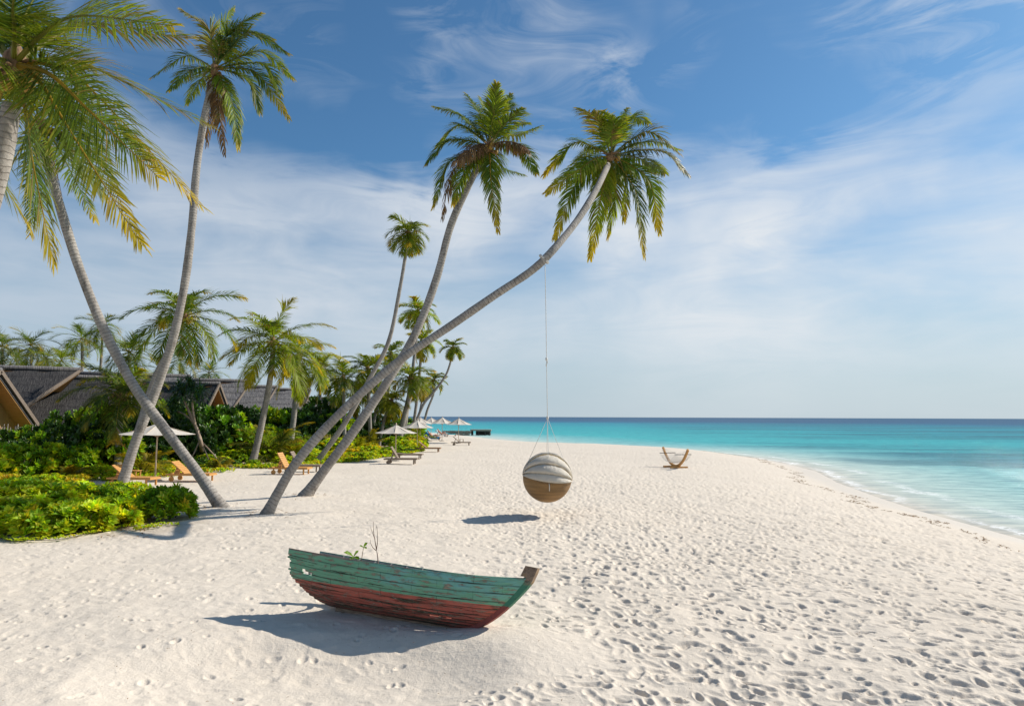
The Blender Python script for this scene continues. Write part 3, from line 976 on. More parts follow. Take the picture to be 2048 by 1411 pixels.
# ---- palms standing behind the huts
for (label, foot, crown, D, L, n, yel, bs, seed) in [
    ('dark palm top at the extreme left above the roof ridge', (10, 800), (4, 692), 58, 2.6, 14, 0.0, (0.030, 0.06, 0.014), 41),
    ('dark ragged palm above the nearest roof ridge', (62, 800), (62, 690), 62, 2.5, 14, 0.05, (0.032, 0.065, 0.014), 42),
    ('bright yellow green palm fan above the nearest roof', (122, 800), (122, 722), 60, 2.7, 14, 0.35, (0.13, 0.18, 0.016), 43),
    ('mid green palm standing behind the right end of the nearest roof', (164, 800), (164, 678), 64, 2.5, 15, 0.15, (0.07, 0.12, 0.015), 44),
    ('tall thin palm hidden partly by the left leaning trunk', (195, 820), (206, 652), 66, 2.2, 14, 0.1, (0.05, 0.09, 0.014), 45),
    ('palm with greyish fronds left of the crossing trunks above the roofs', (262, 820), (258, 704), 46, 2.4, 15, 0.05, (0.035, 0.07, 0.018), 46),
    ('palm crowned low right of the dark palm with orange nuts', (360, 800), (360, 720), 68, 2.8, 15, 0.15, (0.05, 0.09, 0.014), 47),
    ('low palm top above the middle roof ridges', (418, 800), (418, 745), 76, 2.2, 13, 0.1, (0.04, 0.085, 0.014), 48),
    ('small far palm seen between the wide palm and the roofs', (506, 800), (505, 742), 90, 2.0, 12, 0.0, (0.035, 0.07, 0.018), 49),
    ('yellow palm fronds behind the left roof near the dark ragged palm', (40, 800), (32, 722), 64, 2.4, 13, 0.4, (0.10, 0.13, 0.015), 50),
    ('olive palm behind the roofs just left of the mid green palm', (90, 800), (92, 716), 72, 2.4, 13, 0.4, (0.09, 0.12, 0.015), 51),
    ('low olive palm between crossing trunks and middle roof', (330, 800), (322, 738), 62, 2.5, 13, 0.2, (0.06, 0.10, 0.014), 52),
    ('tiny far palm above the farthest thatched roof', (612, 800), (610, 752), 96, 1.6, 11, 0.1, (0.05, 0.09, 0.014), 53),
]:
    mid_palm(label, [(foot[0], 848, D), ((foot[0] + crown[0]) / 2, (848 + crown[1]) / 2, D), (crown[0], crown[1] + 6, D)], 0.16, 0.11, crown, D, L * 1.15, n + 4, 22, 0.62, 0.06,
             seed, each=False, yellow=yel, base=tuple(x * 1.9 for x in bs), group='palms behind the thatched huts', e_lo=-35)
# ================================================================== boat
def hull_mat():
    m, nt, b, out = new_mat('boat_paint')
    u = nt.attr('u'); v = nt.attr('v')
    cb = nt.node('ShaderNodeCombineXYZ'); nt.link(u, cb.inputs[0]); nt.link(v, cb.inputs[1])
    uv = cb.outputs[0]
    grain = nt.noise(nt.mapping(uv, (1.5, 34, 1)), 1.0, 6, 0.65)
    blot = nt.noise(nt.mapping(uv, (2.2, 7, 1), loc=(3.3, 1, 0)), 1.0, 6, 0.7)
    fine = nt.noise(nt.mapping(uv, (14, 40, 1), loc=(1.3, 4, 0)), 1.0, 4, 0.7)
    # green topsides fading to teal towards the bow, red bottom
    teal = nt.math('MULTIPLY', nt.smooth(u, 1.1, 2.2), nt.ramp(blot, [(0.40, 0.0), (0.6, 1.0)]))
    teal = nt.math('MULTIPLY', teal, nt.smooth(v, 0.62, 0.82))
    gcol = nt.mix(teal, (0.125, 0.33, 0.20, 1), (0.15, 0.40, 0.41, 1))
    gcol = nt.mix(nt.ramp(grain, [(0.35, 0.0), (0.7, 0.6)]), gcol, (0.23, 0.40, 0.29, 1))
    rcol = nt.ramp(blot, [(0.3, (0.42, 0.10, 0.07)), (0.55, (0.54, 0.14, 0.095)), (0.75, (0.47, 0.18, 0.14))])
    rcol = nt.mix(nt.ramp(grain, [(0.38, 0.0), (0.68, 0.75)]), rcol, (0.24, 0.09, 0.07, 1))
    bound = nt.math('ADD', nt.math('SUBTRACT', v, nt.math('MULTIPLY', nt.math('SUBTRACT', u, 1.8), -0.012)),
                    nt.math('MULTIPLY', nt.math('SUBTRACT', fine, 0.5), 0.018))
    zs_ = nt.node('ShaderNodeSeparateXYZ'); nt.link(nt.obj(), zs_.inputs[0])
    ug = nt.math('MINIMUM', u, nt.math('ABSOLUTE', nt.math('SUBTRACT', u, 7.3)))
    zb_ = nt.math('ADD', nt.math('SUBTRACT', zs_.outputs[2], nt.math('MULTIPLY', ug, 0.012)), nt.math('MULTIPLY', nt.math('SUBTRACT', fine, 0.5), 0.016))
    isg = nt.smooth(zb_, 0.345, 0.351)
    c = nt.mix(isg, rcol, gcol)
    # old red primer showing where the green flaked away at the boundary
    # worn dark wood: long sores following the planks, mostly low on the red
    sore = nt.noise(nt.mapping(uv, (1.1, 22, 1), loc=(9.1, 2, 0)), 1.0, 6, 0.72)
    low = nt.smooth(v, 0.62, 0.12)
    so = nt.smooth(nt.math('ADD', sore, nt.math('SUBTRACT', nt.math('MULTIPLY', low, 0.07), nt.math('MULTIPLY', isg, 0.05))), 0.55, 0.585)
    dk = nt.ramp(fine, [(0.3, (0.018, 0.016, 0.013)), (0.55, (0.07, 0.07, 0.045)), (0.75, (0.17, 0.15, 0.12))])
    c = nt.mix(so, c, dk)
    # chips to pale bare wood
    chip = nt.noise(nt.mapping(uv, (5, 22, 1), loc=(2.1, 7, 0)), 1.0, 7, 0.75)
    ch = nt.smooth(chip, 0.545, 0.575)
    c = nt.mix(nt.math('MULTIPLY', ch, 0.9), c, nt.ramp(fine, [(0.3, (0.16, 0.11, 0.08)), (0.7, (0.38, 0.29, 0.22))]))
    topw = nt.math('MULTIPLY', nt.smooth(nt.math('ADD', v, nt.math('MULTIPLY', nt.math('SUBTRACT', chip, 0.5), 0.16)), 0.965, 0.985), nt.smooth(u, 1.6, 1.1))
    c = nt.mix(topw, c, (0.30, 0.23, 0.18, 1))
    # grime towards the keel
    c = nt.mix(nt.math('MULTIPLY', nt.smooth(v, 0.42, 0.02), nt.ramp(grain, [(0.3, 0.15), (0.7, 0.6)])), c, (0.07, 0.04, 0.032, 1))
    # plank seams: 9 strakes a side, a few gaping
    sv = nt.math('FRACT', nt.math('ADD', nt.math('MULTIPLY', v, 9.0), nt.math('MULTIPLY', nt.noise(nt.mapping(uv, (1.2, 1, 1)), 1.0, 2), 0.15)))
    dseam = nt.math('ABSOLUTE', nt.math('SUBTRACT', sv, 0.5))
    wv = nt.math('MULTIPLY', nt.ramp(nt.noise(nt.mapping(uv, (1.6, 6, 1), loc=(5, 5, 0)), 1.0, 3), [(0.42, 0.10), (0.78, 1.0)]), 0.042)
    seam = nt.math('LESS_THAN', nt.math('SUBTRACT', 0.5, dseam), wv)
    # butt joints and nails
    br = nt.node('ShaderNodeTexBrick')
    br.offset = 0.43
    nt.link(nt.mapping(uv, (1, 1, 1)), br.inputs['Vector'])
    br.inputs['Scale'].default_value = 1.0
    br.inputs['Brick Width'].default_value = 0.83; br.inputs['Row Height'].default_value = 1 / 9.0
    br.inputs['Mortar Size'].default_value = 0.004; br.inputs['Mortar Smooth'].default_value = 0.0
    br.inputs['Color1'].default_value = (0, 0, 0, 1); br.inputs['Color2'].default_value = (0, 0, 0, 1); br.inputs['Mortar'].default_value = (1, 1, 1, 1)
    joint = nt.math('MULTIPLY', br.outputs['Color'], nt.ramp(blot, [(0.42, 0.15), (0.6, 0.8)]))
    c = nt.mix(nt.math('MULTIPLY', nt.math('MAXIMUM', seam, joint), 0.85), c, (0.018, 0.02, 0.016, 1))
    vor = nt.node('ShaderNodeTexVoronoi'); vor.inputs['Scale'].default_value = 1.0; vor.inputs['Randomness'].default_value = 0.75
    nt.link(nt.mapping(uv, (3.4, 8.0, 1)), vor.inputs['Vector'])
    nail = nt.math('LESS_THAN', vor.outputs['Distance'], 0.075)
    c = nt.mix(nt.math('MULTIPLY', nail, 0.75), c, (0.30, 0.17, 0.10, 1))
    nt.link(c, b.inputs['Base Color'])
    b.inputs['Roughness'].default_value = 0.72
    b.inputs['Specular IOR Level'].default_value = 0.25
    h = nt.math('SUBTRACT', nt.math('MULTIPLY', grain, 0.4), nt.math('ADD', nt.math('MULTIPLY', nt.math('MAXIMUM', seam, joint), 0.8), nt.math('ADD', nt.math('MULTIPLY', so, 0.5), nt.math('MULTIPLY', ch, 0.25))))
    nt.link(nt.bump(h, 0.9, 0.012), b.inputs['Normal'])
    return m


m_hull = hull_mat()
m_oldwood = noisy('weathered_boat_wood', (0.13, 0.085, 0.055), (0.34, 0.25, 0.18), 9, 0.85, (1, 1, 5), 0.6, 0.01)
m_greywood = noisy('grey_boat_wood', (0.20, 0.19, 0.19), (0.40, 0.385, 0.38), 9, 0.85, (1, 6, 1), 0.5, 0.008)

BL = 3.64


def sect(u, v):
    """point on the near (-y) half of the hull: u along the keel, v keel to sheer"""
    s = u / BL
    zs = 0.70 + 0.06 * (1 - s) ** 2 + 0.09 * max(0, (s - 0.5) / 0.5) ** 2
    zk = 0.02 + (0.75 * max(0.0, (s - 0.74) / 0.26) ** 1.75 if s > 0.74 else 0) + 0.10 * max(0, (0.22 - s) / 0.22) ** 1.6
    bb = np.interp(s, [0, 0.15, 0.35, 0.55, 0.7, 0.82, 0.92, 1.0], [0.40, 0.48, 0.54, 0.53, 0.46, 0.33, 0.17, 0.03])
    th = v * math.pi / 2
    y = bb * math.sin(th) ** 0.95
    z = zk + (zs - zk) * (1 - math.cos(th)) ** 0.82
    return Vector((u, -y, z))


boat = empty('rowing_boat', (-3.24, 10.52, 0.03))
boat.rotation_euler = (R(-13.5), R(2.4), R(-20.5))
tag(boat, 'old wooden boat half with peeling green and red paint lying on the sand', 'boat')
NU, NV = 150, 36
verts = []; faces = []; uu = []; vv = []
q = random.Random(3)
cutn = [q.uniform(-0.5, 0.5) for _ in range(12)]
for side in (-1, 1):
    off = len(verts)
    for i in range(NU + 1):
        for j in range(NV + 1):
            u = BL * i / NU; v = j / NV
            p = sect(u, v)
            # each strake stands a hair proud of its neighbour
            fr_ = (v * 9.0) % 1.0
            p.y -= 0.006 * fr_
            zs0 = sect(u, 1.0).z; f_ = min(1.0, max(0.0, (p.z - 0.02) / (zs0 - 0.02)))
            vq = v if u < BL * 0.6 else math.acos(max(-1.0, 1 - f_ ** (1 / 0.82))) / (math.pi / 2)
            verts.append((p.x, p.y if side < 0 else -p.y, p.z)); uu.append(u if side < 0 else u + 7.3); vv.append(vq)
    for i in range(NU):
        for j in range(NV):
            u = BL * (i + 0.5) / NU; v = (j + 0.5) / NV
            st_ = int(v * 9)
            cut = 0.0
            if v < 0.55: cut = 0.06 + 0.62 * (0.55 - v) / 0.55 + 0.05 * cutn[st_]
            elif v < 0.80: cut = 0.075 + 0.05 * cutn[st_]
            elif v < 0.88: cut = 0.03
            cut += 0.018 * math.sin(j * 2.7 + side) if v < 0.85 else 0
            if u < cut: continue
            if side < 0 and ((u - 0.40) / 0.085) ** 2 + ((v - 0.665) / 0.035) ** 2 < 1: continue
            if side < 0 and abs(v - 0.70) < 0.02 and 0.30 < u < 0.36: continue
            if side < 0 and abs(v - 0.325) < 0.013 and (2.35 < u < 2.66): continue
            a = off + i * (NV + 1) + j
            f = (a, a + NV + 1, a + NV + 2, a + 1)
            faces.append(f if side < 0 else f[::-1])
me = bpy.data.meshes.new('hull')
me.from_pydata(verts, [], faces)
for nm, arr in (('u', uu), ('v', vv)):
    at_ = me.attributes.new(nm, 'FLOAT', 'POINT'); at_.data.foreach_set('value', np.array(arr, dtype=np.float32))
me.materials.append(m_hull)
hull = bpy.data.objects.new('hull', me); COL.objects.link(hull); hull.parent = boat
for p in me.polygons: p.use_smooth = True
so_ = hull.modifiers.new('thickness', 'SOLIDIFY'); so_.thickness = 0.022; so_.offset = -1
# stem post rising above the sheer
def extr(mb, poly, y0, y1, col=None):
    n = len(poly)
    vs = [(x, y0, z) for x, z in poly] + [(x, y1, z) for x, z in poly]
    fs = [tuple(range(n)), tuple(range(2 * n - 1, n - 1, -1))] + [(k, k + n, (k + 1) % n + n, (k + 1) % n) for k in range(n)]
    mb.add(vs, fs, col)
outer = []; inner = []
for k in range(13):
    s = 0.72 + 0.28 * k / 12
    p = sect(BL * s, 0.0)
    outer.append((p.x + 0.035, p.z - 0.035)); inner.append((p.x - 0.07, p.z + 0.03))
outer += [(BL + 0.085, 0.87), (BL + 0.10, 0.93)]
inner += [(BL - 0.13, 0.80), (BL - 0.075, 0.94)]
m_stem, nt, b, out = new_mat('boat_stem_paint')
zz = nt.node('ShaderNodeSeparateXYZ'); nt.link(nt.obj(), zz.inputs[0])
n_ = nt.noise(nt.obj(), 9, 6, 0.7)
zj = nt.math('ADD', zz.outputs[2], nt.math('MULTIPLY', nt.math('SUBTRACT', n_, 0.5), 0.25))
c = nt.mix(nt.smooth(zj, 0.38, 0.41), (0.25, 0.06, 0.045, 1), (0.055, 0.20, 0.12, 1))
c = nt.mix(nt.smooth(zj, 0.68, 0.76), c, nt.ramp(n_, [(0.3, (0.10, 0.06, 0.035)), (0.5, (0.27, 0.19, 0.13)), (0.7, (0.33, 0.19, 0.06))]))
c = nt.mix(nt.ramp(nt.noise(nt.obj(), 22, 5, 0.7), [(0.58, 0.0), (0.66, 0.8)]), c, (0.045, 0.04, 0.03, 1))
nt.link(c, b.inputs['Base Color']); b.inputs['Roughness'].default_value = 0.8
nt.link(nt.bump(n_, 0.7, 0.02), b.inputs['Normal'])
mb = MB(); extr(mb, outer + inner[::-1], -0.055, 0.055); mb.build('stem_post', m_stem, boat)
mb = MB()
mb.bar((0.75, 0, -0.005), (BL * 0.76, 0, -0.005), 0.075, 0.07); mb.build('keel', m_oldwood, boat)
for side in (-1, 1):
    mb = MB()
    pr = None
    for k in range(41):
        u = BL * (0.01 + 0.90 * k / 40)
        p = sect(u, 1.0); p.y = p.y * side * -1 if side > 0 else p.y
        pi = Vector((p.x, math.copysign(max(0.0, abs(p.y) - 0.045), p.y), p.z - 0.045))
        if pr is not None: mb.bar(pr, pi, 0.03, 0.05)
        pr = pi
    mb.build('gunwale', m_greywood, boat)
for k in range(10):
    u = 0.42 + 0.27 * k
    mb = MB(); pr = None
    for j in range(-12, 13):
        p = sect(u, abs(j) / 12 * 0.985)
        p.y = p.y if j < 0 else -p.y
        p = Vector((p.x, math.copysign(max(0.0, abs(p.y) - 0.05), p.y), p.z + 0.045 * (1 - abs(j) / 12)))
        if pr is not None: mb.bar(pr, p, 0.045, 0.04, upv=(1, 0, 0))
        pr = p
    mb.build('rib', m_greywood, boat)
for u in (1.0, 2.45):
    p = sect(u, 0.72)
    mb = MB(); mb.box((u, 0, p.z), (0.2, 2 * abs(p.y) * 0.97, 0.03)); mb.build('thwart', m_greywood, boat)

# seedling and dry twig growing up inside the boat
m_leafy = leaf_mat('young_leaf', 0.45, 0.35, 0.4)
m_twig = noisy('dry_twig', (0.16, 0.10, 0.075), (0.28, 0.20, 0.16), 20, 0.9)


def paddle(mb, base, d, n, l, w, col, curl=0.15):
    """one paddle shaped leaf, folded along its rib"""
    d = d.normalized(); s = d.cross(n)
    if s.length < 1e-3: s = d.cross(Vector((1, 0.2, 0)))
    s.normalize(); n = s.cross(d)
    b0 = base; m1 = base + d * l * 0.38 + n * l * curl * 0.35; m2 = base + d * l * 0.75 + n * l * curl * 0.2; tip = base + d * l - n * l * curl * 0.4
    k = w * 0.18
    vs = [b0 - s * w * 0.08, b0 + s * w * 0.08, m1 - s * w * 0.36 + n * k, m1, m1 + s * w * 0.36 + n * k, m2 - s * w * 0.5 + n * k, m2, m2 + s * w * 0.5 + n * k, tip]
    mb.add(vs, [(0, 3, 2), (0, 1, 3), (1, 4, 3), (2, 3, 6, 5), (3, 4, 7, 6), (5, 6, 8), (6, 7, 8)], col)


sp = empty('seedling', (0, 0, 0))
tag(sp, 'small bright green leafy seedling sprouting inside the boat', 'plant')
base = P(712, 1160, 10.45)
mb = MB()
j1 = P(707, 1113, 10.4); j2 = P(727, 1094, 10.4)
mb.tube([base, P(709, 1135, 10.43), j1], [0.008, 0.007, 0.006], 6, (0.16, 0.2, 0.05))
mb.tube([base, P(722, 1125, 10.42), j2], [0.007, 0.005, 0.004], 6, (0.22, 0.15, 0.09))
mb.build('stem', m_leafy, sp)
mb = MB()
gl = (0.17, 0.30, 0.012)
def leaf_to(mb, a, bpx, D, w, col):
    bpt = P(bpx[0], bpx[1], D); d = bpt - a
    paddle(mb, a, d, Vector((0.1, -0.55, 0.8)), d.length, w, col)
leaf_to(mb, j1, (688, 1103), 10.3, 0.075, (0.22, 0.36, 0.012))
leaf_to(mb, j1, (717, 1099), 10.5, 0.04, gl); leaf_to(mb, j1, (718, 1117), 10.3, 0.06, gl); leaf_to(mb, j1, (700, 1121), 10.2, 0.05, gl)
leaf_to(mb, j2, (735, 1084), 10.4, 0.05, gl); leaf_to(mb, j2, (719, 1090), 10.4, 0.03, gl); leaf_to(mb, j2, (733, 1096), 10.3, 0.04, (0.22, 0.36, 0.012))
mb.build('foliage', m_leafy, sp)
mb = MB()
D = 10.35
def tw(pts, r0):
    mb.tube(catmull([P(x, y, D + dz) for x, y, dz in pts], 10), [r0 * (1 - 0.7 * i / 10) for i in range(11)], 5)
tw([(757, 1165, 0), (756, 1120, 0), (753, 1098, 0)], 0.013)
tw([(753, 1098, 0), (750, 1080, 0.03), (747, 1060, 0.04), (747, 1042, 0.05)], 0.008)
tw([(753, 1098, 0), (755, 1082, -0.03), (755, 1065, -0.05), (753, 1049, -0.06)], 0.007)
tw([(752, 1100, 0), (745, 1093, 0.03), (741, 1084, 0.05), (741, 1078, 0.06)], 0.006)
tw([(749, 1075, 0.03), (744, 1062, 0.0), (741, 1052, -0.02)], 0.005)
o = mb.build('dry_twig', m_twig)
tag(o, 'thin leafless twig standing upright inside the boat', 'twig')

# ================================================================== hanging ball swing
m_wick, nt, b, out = new_mat('woven_wicker')
o3 = nt.obj()
sx = nt.node('ShaderNodeSeparateXYZ'); nt.link(o3, sx.inputs[0])
ph = nt.math('ARCTAN2', sx.outputs[1], sx.outputs[0])
la = nt.math('ARCSINE', nt.math('DIVIDE', sx.outputs[2], 0.72))
wa = nt.math('SINE', nt.math('MULTIPLY', ph, 60)); wb = nt.math('SINE', nt.math('MULTIPLY', la, 95))
we = nt.math('ADD', nt.math('MULTIPLY', nt.math('MULTIPLY', wa, wb), 0.5), 0.5)
bandn = nt.noise(nt.mapping(o3, (0.6, 0.6, 7)), 1.6, 3, 0.5)
c = nt.mix(we, (0.16, 0.085, 0.03, 1), (0.38, 0.23, 0.085, 1))
c = nt.mix(1.0, c, nt.ramp(bandn, [(0.35, (0.72, 0.70, 0.68)), (0.65, (1.25, 1.2, 1.15))]), blend='MULTIPLY')
nt.link(c, b.inputs['Base Color']); b.inputs['Roughness'].default_value = 0.65
nt.link(nt.bump(we, 0.6, 0.02), b.inputs['Normal'])
m_canvas, nt, b, out = new_mat('white_canvas')
nn = nt.noise(nt.mapping(nt.obj(), (7, 1.5, 7)), 1.5, 5, 0.6)
nt.link(nt.ramp(nn, [(0.3, (0.74, 0.70, 0.62)), (0.7, (0.84, 0.80, 0.73))]), b.inputs['Base Color'])
b.inputs['Roughness'].default_value = 0.8
nt.link(nt.bump(nn, 0.8, 0.05), b.inputs['Normal'])
tr_ = nt.node('ShaderNodeBsdfTranslucent'); tr_.inputs[0].default_value = (0.80, 0.72, 0.58, 1)
mx = nt.node('ShaderNodeMixShader'); mx.inputs[0].default_value = 0.42
nt.link(b.outputs[0], mx.inputs[1]); nt.link(tr_.outputs[0], mx.inputs[2]); nt.link(mx.outputs[0], out.inputs[0])
m_rope = noisy('white_rope', (0.52, 0.50, 0.46), (0.72, 0.70, 0.66), 40, 0.9, bump=0.3)

SD = 19.85
bc = P(1094.5, 954.5, SD)
swing = empty('ball_swing', bc)
tag(swing, 'round wicker ball swing with white folding canopy hanging on a rope', 'swing chair')
SR = 0.70
rotb = Matrix.Rotation(R(7.0), 3, 'Y') @ Matrix.Rotation(R(8), 3, 'X')
def sph(a, e, r): return rotb @ Vector((r * math.cos(a) * math.cos(e), r * math.sin(a) * math.cos(e), r * math.sin(e)))
vs = []; fs = []
NA, NE = 48, 16
for j in range(NE + 1):
    e = R(-90 + 90 * j / NE)
    for i in range(NA): vs.append(sph(2 * math.pi * i / NA, e, SR))
for j in range(NE):
    for i in range(NA): fs.append((j * NA + i, j * NA + (i + 1) % NA, (j + 1) * NA + (i + 1) % NA, (j + 1) * NA + i))
mb = MB(); mb.add(vs, fs, None, True); bowl = mb.build('bowl', m_wick, swing)
so_ = bowl.modifiers.new('thickness', 'SOLIDIFY'); so_.thickness = 0.03
mb = MB(); ringp = [sph(2 * math.pi * i / 48, 0, SR) for i in range(49)]; mb.tube(ringp, 0.022, 8); mb.build('rim', m_wick, swing)
mb = MB()
vs = [sph(2 * math.pi * i / 36, 0, SR * 0.93) - Vector((0, 0, 0.05)) for i in range(36)] + [Vector((0, 0, 0.05))]
mb.add(vs, [(i, (i + 1) % 36, 36) for i in range(36)], None, True); mb.build('cushion', m_canvas, swing)
# canopy: hoops hinged at the two ends of the rim, cloth bellied between them
def hood(x_ang, phi, r):
    # x_ang 0..pi from right hinge to left hinge; phi 0 front rim .. pi back rim
    x = math.cos(x_ang) * r; q_ = math.sin(x_ang) * r
    return rotb @ Vector((x, -q_ * math.cos(phi), q_ * math.sin(phi)))
segs_ = [(1, 27), (21, 52), (46, 96), (90, 138), (132, 178)]
for k, (p0, p1) in enumerate(segs_):
    vs = []; fs = []
    NX, NP = 40, 8
    for i in range(NX + 1):
        xa = math.pi * (0.03 + 0.94 * i / NX)
        for j in range(NP + 1):
            t = j / NP
            ph_ = R(p0 + (p1 - p0) * t)
            r_ = SR * (0.99 + 0.05 * min(1, j / 1.0) - 0.15 * t ** 1.3 + 0.03 * math.sin(math.pi * t)) + 0.012 * math.sin(i * 1.9 + k * 2 + math.sin(i * 0.7) * 2) * t * math.sin(xa)
            vs.append(hood(xa, ph_, r_))
    for i in range(NX):
        for j in range(NP):
            a = i * (NP + 1) + j
            fs.append((a, a + 1, a + NP + 2, a + NP + 1))
    mb = MB(); mb.add(vs, fs, None, True); o = mb.build('canopy_panel', m_canvas, swing)
    so_ = o.modifiers.new('thickness', 'SOLIDIFY'); so_.thickness = 0.006
knot = P(1095, 836, SD) - bc
topk = P(1090, 523, SD) - bc
mb = MB(); mb.tube(catmull([topk, topk.lerp(knot, 0.33) + Vector((0.004, 0, 0)), topk.lerp(knot, 0.66), knot], 14), 0.010, 6)
mb.tube([topk.lerp(knot, t) for t in (0.615, 0.622, 0.632, 0.64)], [0.012, 0.036, 0.036, 0.012], 8)
mb.tube([topk.lerp(knot, t) + Vector((0.03 * math.sin(t * 700), 0, 0)) for t in (0.64, 0.65, 0.66, 0.672)], [0.02, 0.02, 0.02, 0.01], 6)
mb.tube([topk.lerp(knot, t) for t in (0.985, 0.992, 1.0, 1.012)], [0.012, 0.034, 0.036, 0.012], 8)
# turns round the trunk
tw_ax = (P(1106, 500, 19.85) - P(1062, 542, 19.9)).normalized()
tc = P(1088, 518, 19.86) - bc
sdv = tw_ax.cross(Vector((0, 0, 1))).normalized(); upv_ = sdv.cross(tw_ax)
loop = []
for i in range(70):
    a = i / 23 * 2 * math.pi
    loop.append(tc + tw_ax * (0.02 * (i / 23 - 1.5)) + (sdv * math.cos(a) + upv_ * math.sin(a)) * 0.178)
mb.tube(loop, 0.013, 6)
mb.tube([tc - upv_ * 0.17, topk], 0.016, 6)
mb.build('main_rope', m_rope, swing)
for a, ee in ((R(-88), 0), (R(2), 0), (R(178), 0), (R(90), 0)):
    mb = MB()
    e_ = sph(a, 0, SR + 0.015)
    mb.tube([knot, knot.lerp(e_, 0.5), e_], 0.0065, 5)
    if a < -1: mb.tube([e_, e_ + Vector((0.01, -0.01, -0.05)), e_ + Vector((0.012, 0.0, -0.2))], 0.012, 5)
    mb.build('spreader_rope', m_rope, swing)

# ================================================================== hammock on its arched stand
m_teak = noisy('teak_fresh', (0.46, 0.22, 0.065), (0.60, 0.33, 0.11), 6, 0.55, (1, 8, 8), 0.25, 0.004)
m_teak_old = noisy('teak_weathered', (0.17, 0.125, 0.09), (0.30, 0.235, 0.18), 6, 0.75, (1, 8, 8), 0.3, 0.004)
m_teak_red = noisy('teak_reddish', (0.22, 0.115, 0.06), (0.34, 0.20, 0.11), 6, 0.7, (1, 8, 8), 0.3, 0.004)
m_net = noisy('hammock_string', (0.55, 0.52, 0.47), (0.7, 0.67, 0.62), 30, 0.9, bump=0)
m_dark = noisy('dark_metal', (0.05, 0.05, 0.055), (0.10, 0.10, 0.10), 10, 0.6, bump=0)
A_ = P(1326, 892, 40.5); B_ = P(1376, 895, 37.6)
hc = (A_ + B_) / 2
hz_ = ground(hc.x, hc.y)
ham = empty('hammock_stand', (hc.x, hc.y, hz_))
tag(ham, 'empty net hammock on an orange arched wooden stand near the water', 'hammock')
axv = Vector((B_.x - A_.x, B_.y - A_.y, 0)) / 2
per = axv.cross(Vector((0, 0, 1))).normalized()
mb = MB()
def arch(t): return axv * t + Vector((0, 0, 0.10 + 0.98 * abs(t) ** 2.1))
prev = None
for k in range(41):
    p = arch(-1 + 2 * k / 40)
    if prev is not None: mb.bar(prev, p, 0.085, 0.13)
    prev = p
mb.build('arch', m_teak, ham)
for t in (-0.28, 0.28):
    mb = MB(); mb.bar(axv * t - per * 0.52 + Vector((0, 0, 0.045)), axv * t + per * 0.52 + Vector((0, 0, 0.045)), 0.12, 0.09); mb.build('foot', m_teak, ham)
def netp(t, w_): return axv * t + per * w_ + Vector((0, 0, 0.36 + 0.42 * (t / 0.62) ** 2 - 0.10 * (1 - (w_ / 0.5) ** 2)))
for t in (-0.62, 0.62):
    mb = MB(); mb.bar(netp(t, -0.5) , netp(t, 0.5), 0.035, 0.035); mb.build('spreader_bar', m_dark, ham)
mb = MB()
for i in range(-5, 6):
    mb.tube([netp(-0.62 + 1.24 * k / 12, i * 0.1) for k in range(13)], 0.007, 4, cap=False)
for k in range(1, 24):
    t = -0.62 + 1.24 * k / 24
    mb.tube([netp(t, -0.5 + i * 0.125) for i in range(9)], 0.006, 4, cap=False)
for t in (-1, 1):
    for i in range(-4, 5, 2):
        mb.tube([netp(t * 0.62, i * 0.12), arch(t * 0.97)], 0.006, 4, cap=False)
mb.build('net', m_net, ham)

# ================================================================== loungers, parasols, tables
def lounger(label, loc, yaw, mat, back=46, group='sun loungers along the beach'):
    root = empty('sun_lounger', loc, yaw)
    tag(root, label, 'sun lounger', group)
    mb = MB()
    for y in (-0.31, 0.31):
        mb.box((1.0, y, 0.29), (1.95, 0.045, 0.075))
    mb.box((0.05, 0, 0.29), (0.045, 0.575, 0.07)); mb.box((1.95, 0, 0.29), (0.045, 0.575, 0.07)); mb.box((0.82, 0, 0.275), (0.05, 0.575, 0.05))
    mb.build('frame', mat, root)
    mb = MB()
    for k in range(11): mb.box((0.90 + k * 0.1, 0, 0.338), (0.085, 0.60, 0.018))
    mb.build('slatted_seat', mat, root)
    mb = MB()
    rot = Matrix.Rotation(R(back), 3, 'Y')
    hinge = Vector((0.84, 0, 0.335))
    for k in range(8):
        mb.box(hinge + rot @ Vector((-0.05 - k * 0.1, 0, 0.0)), (0.085, 0.58, 0.018), rot)
    for y in (-0.25, 0.25): mb.box(hinge + rot @ Vector((-0.40, y, -0.025)), (0.80, 0.03, 0.03), rot)
    mid = hinge + rot @ Vector((-0.5, 0, -0.03))
    mb.bar(mid, (mid.x - 0.12, 0, 0.28), 0.4, 0.025)
    mb.build('backrest', mat, root)
    for x, y in ((1.78, -0.30), (1.78, 0.30)):
        mb = MB(); mb.box((x, y * 1.0, 0.126), (0.07, 0.046, 0.252)); mb.build('leg', mat, root)
    for y in (-0.345, 0.345):
        mb = MB()
        mb.tube([(0.30, y - 0.02, 0.11), (0.30, y + 0.02, 0.11)], 0.11, 14, smooth=False)
        mb.box((0.30, y * 0.93, 0.18), (0.06, 0.03, 0.16))
        mb.build('wheel', mat, root)
    return root


def at(px, py):
    p = on_ground(px, py); return (p.x, p.y, ground(p.x, p.y))


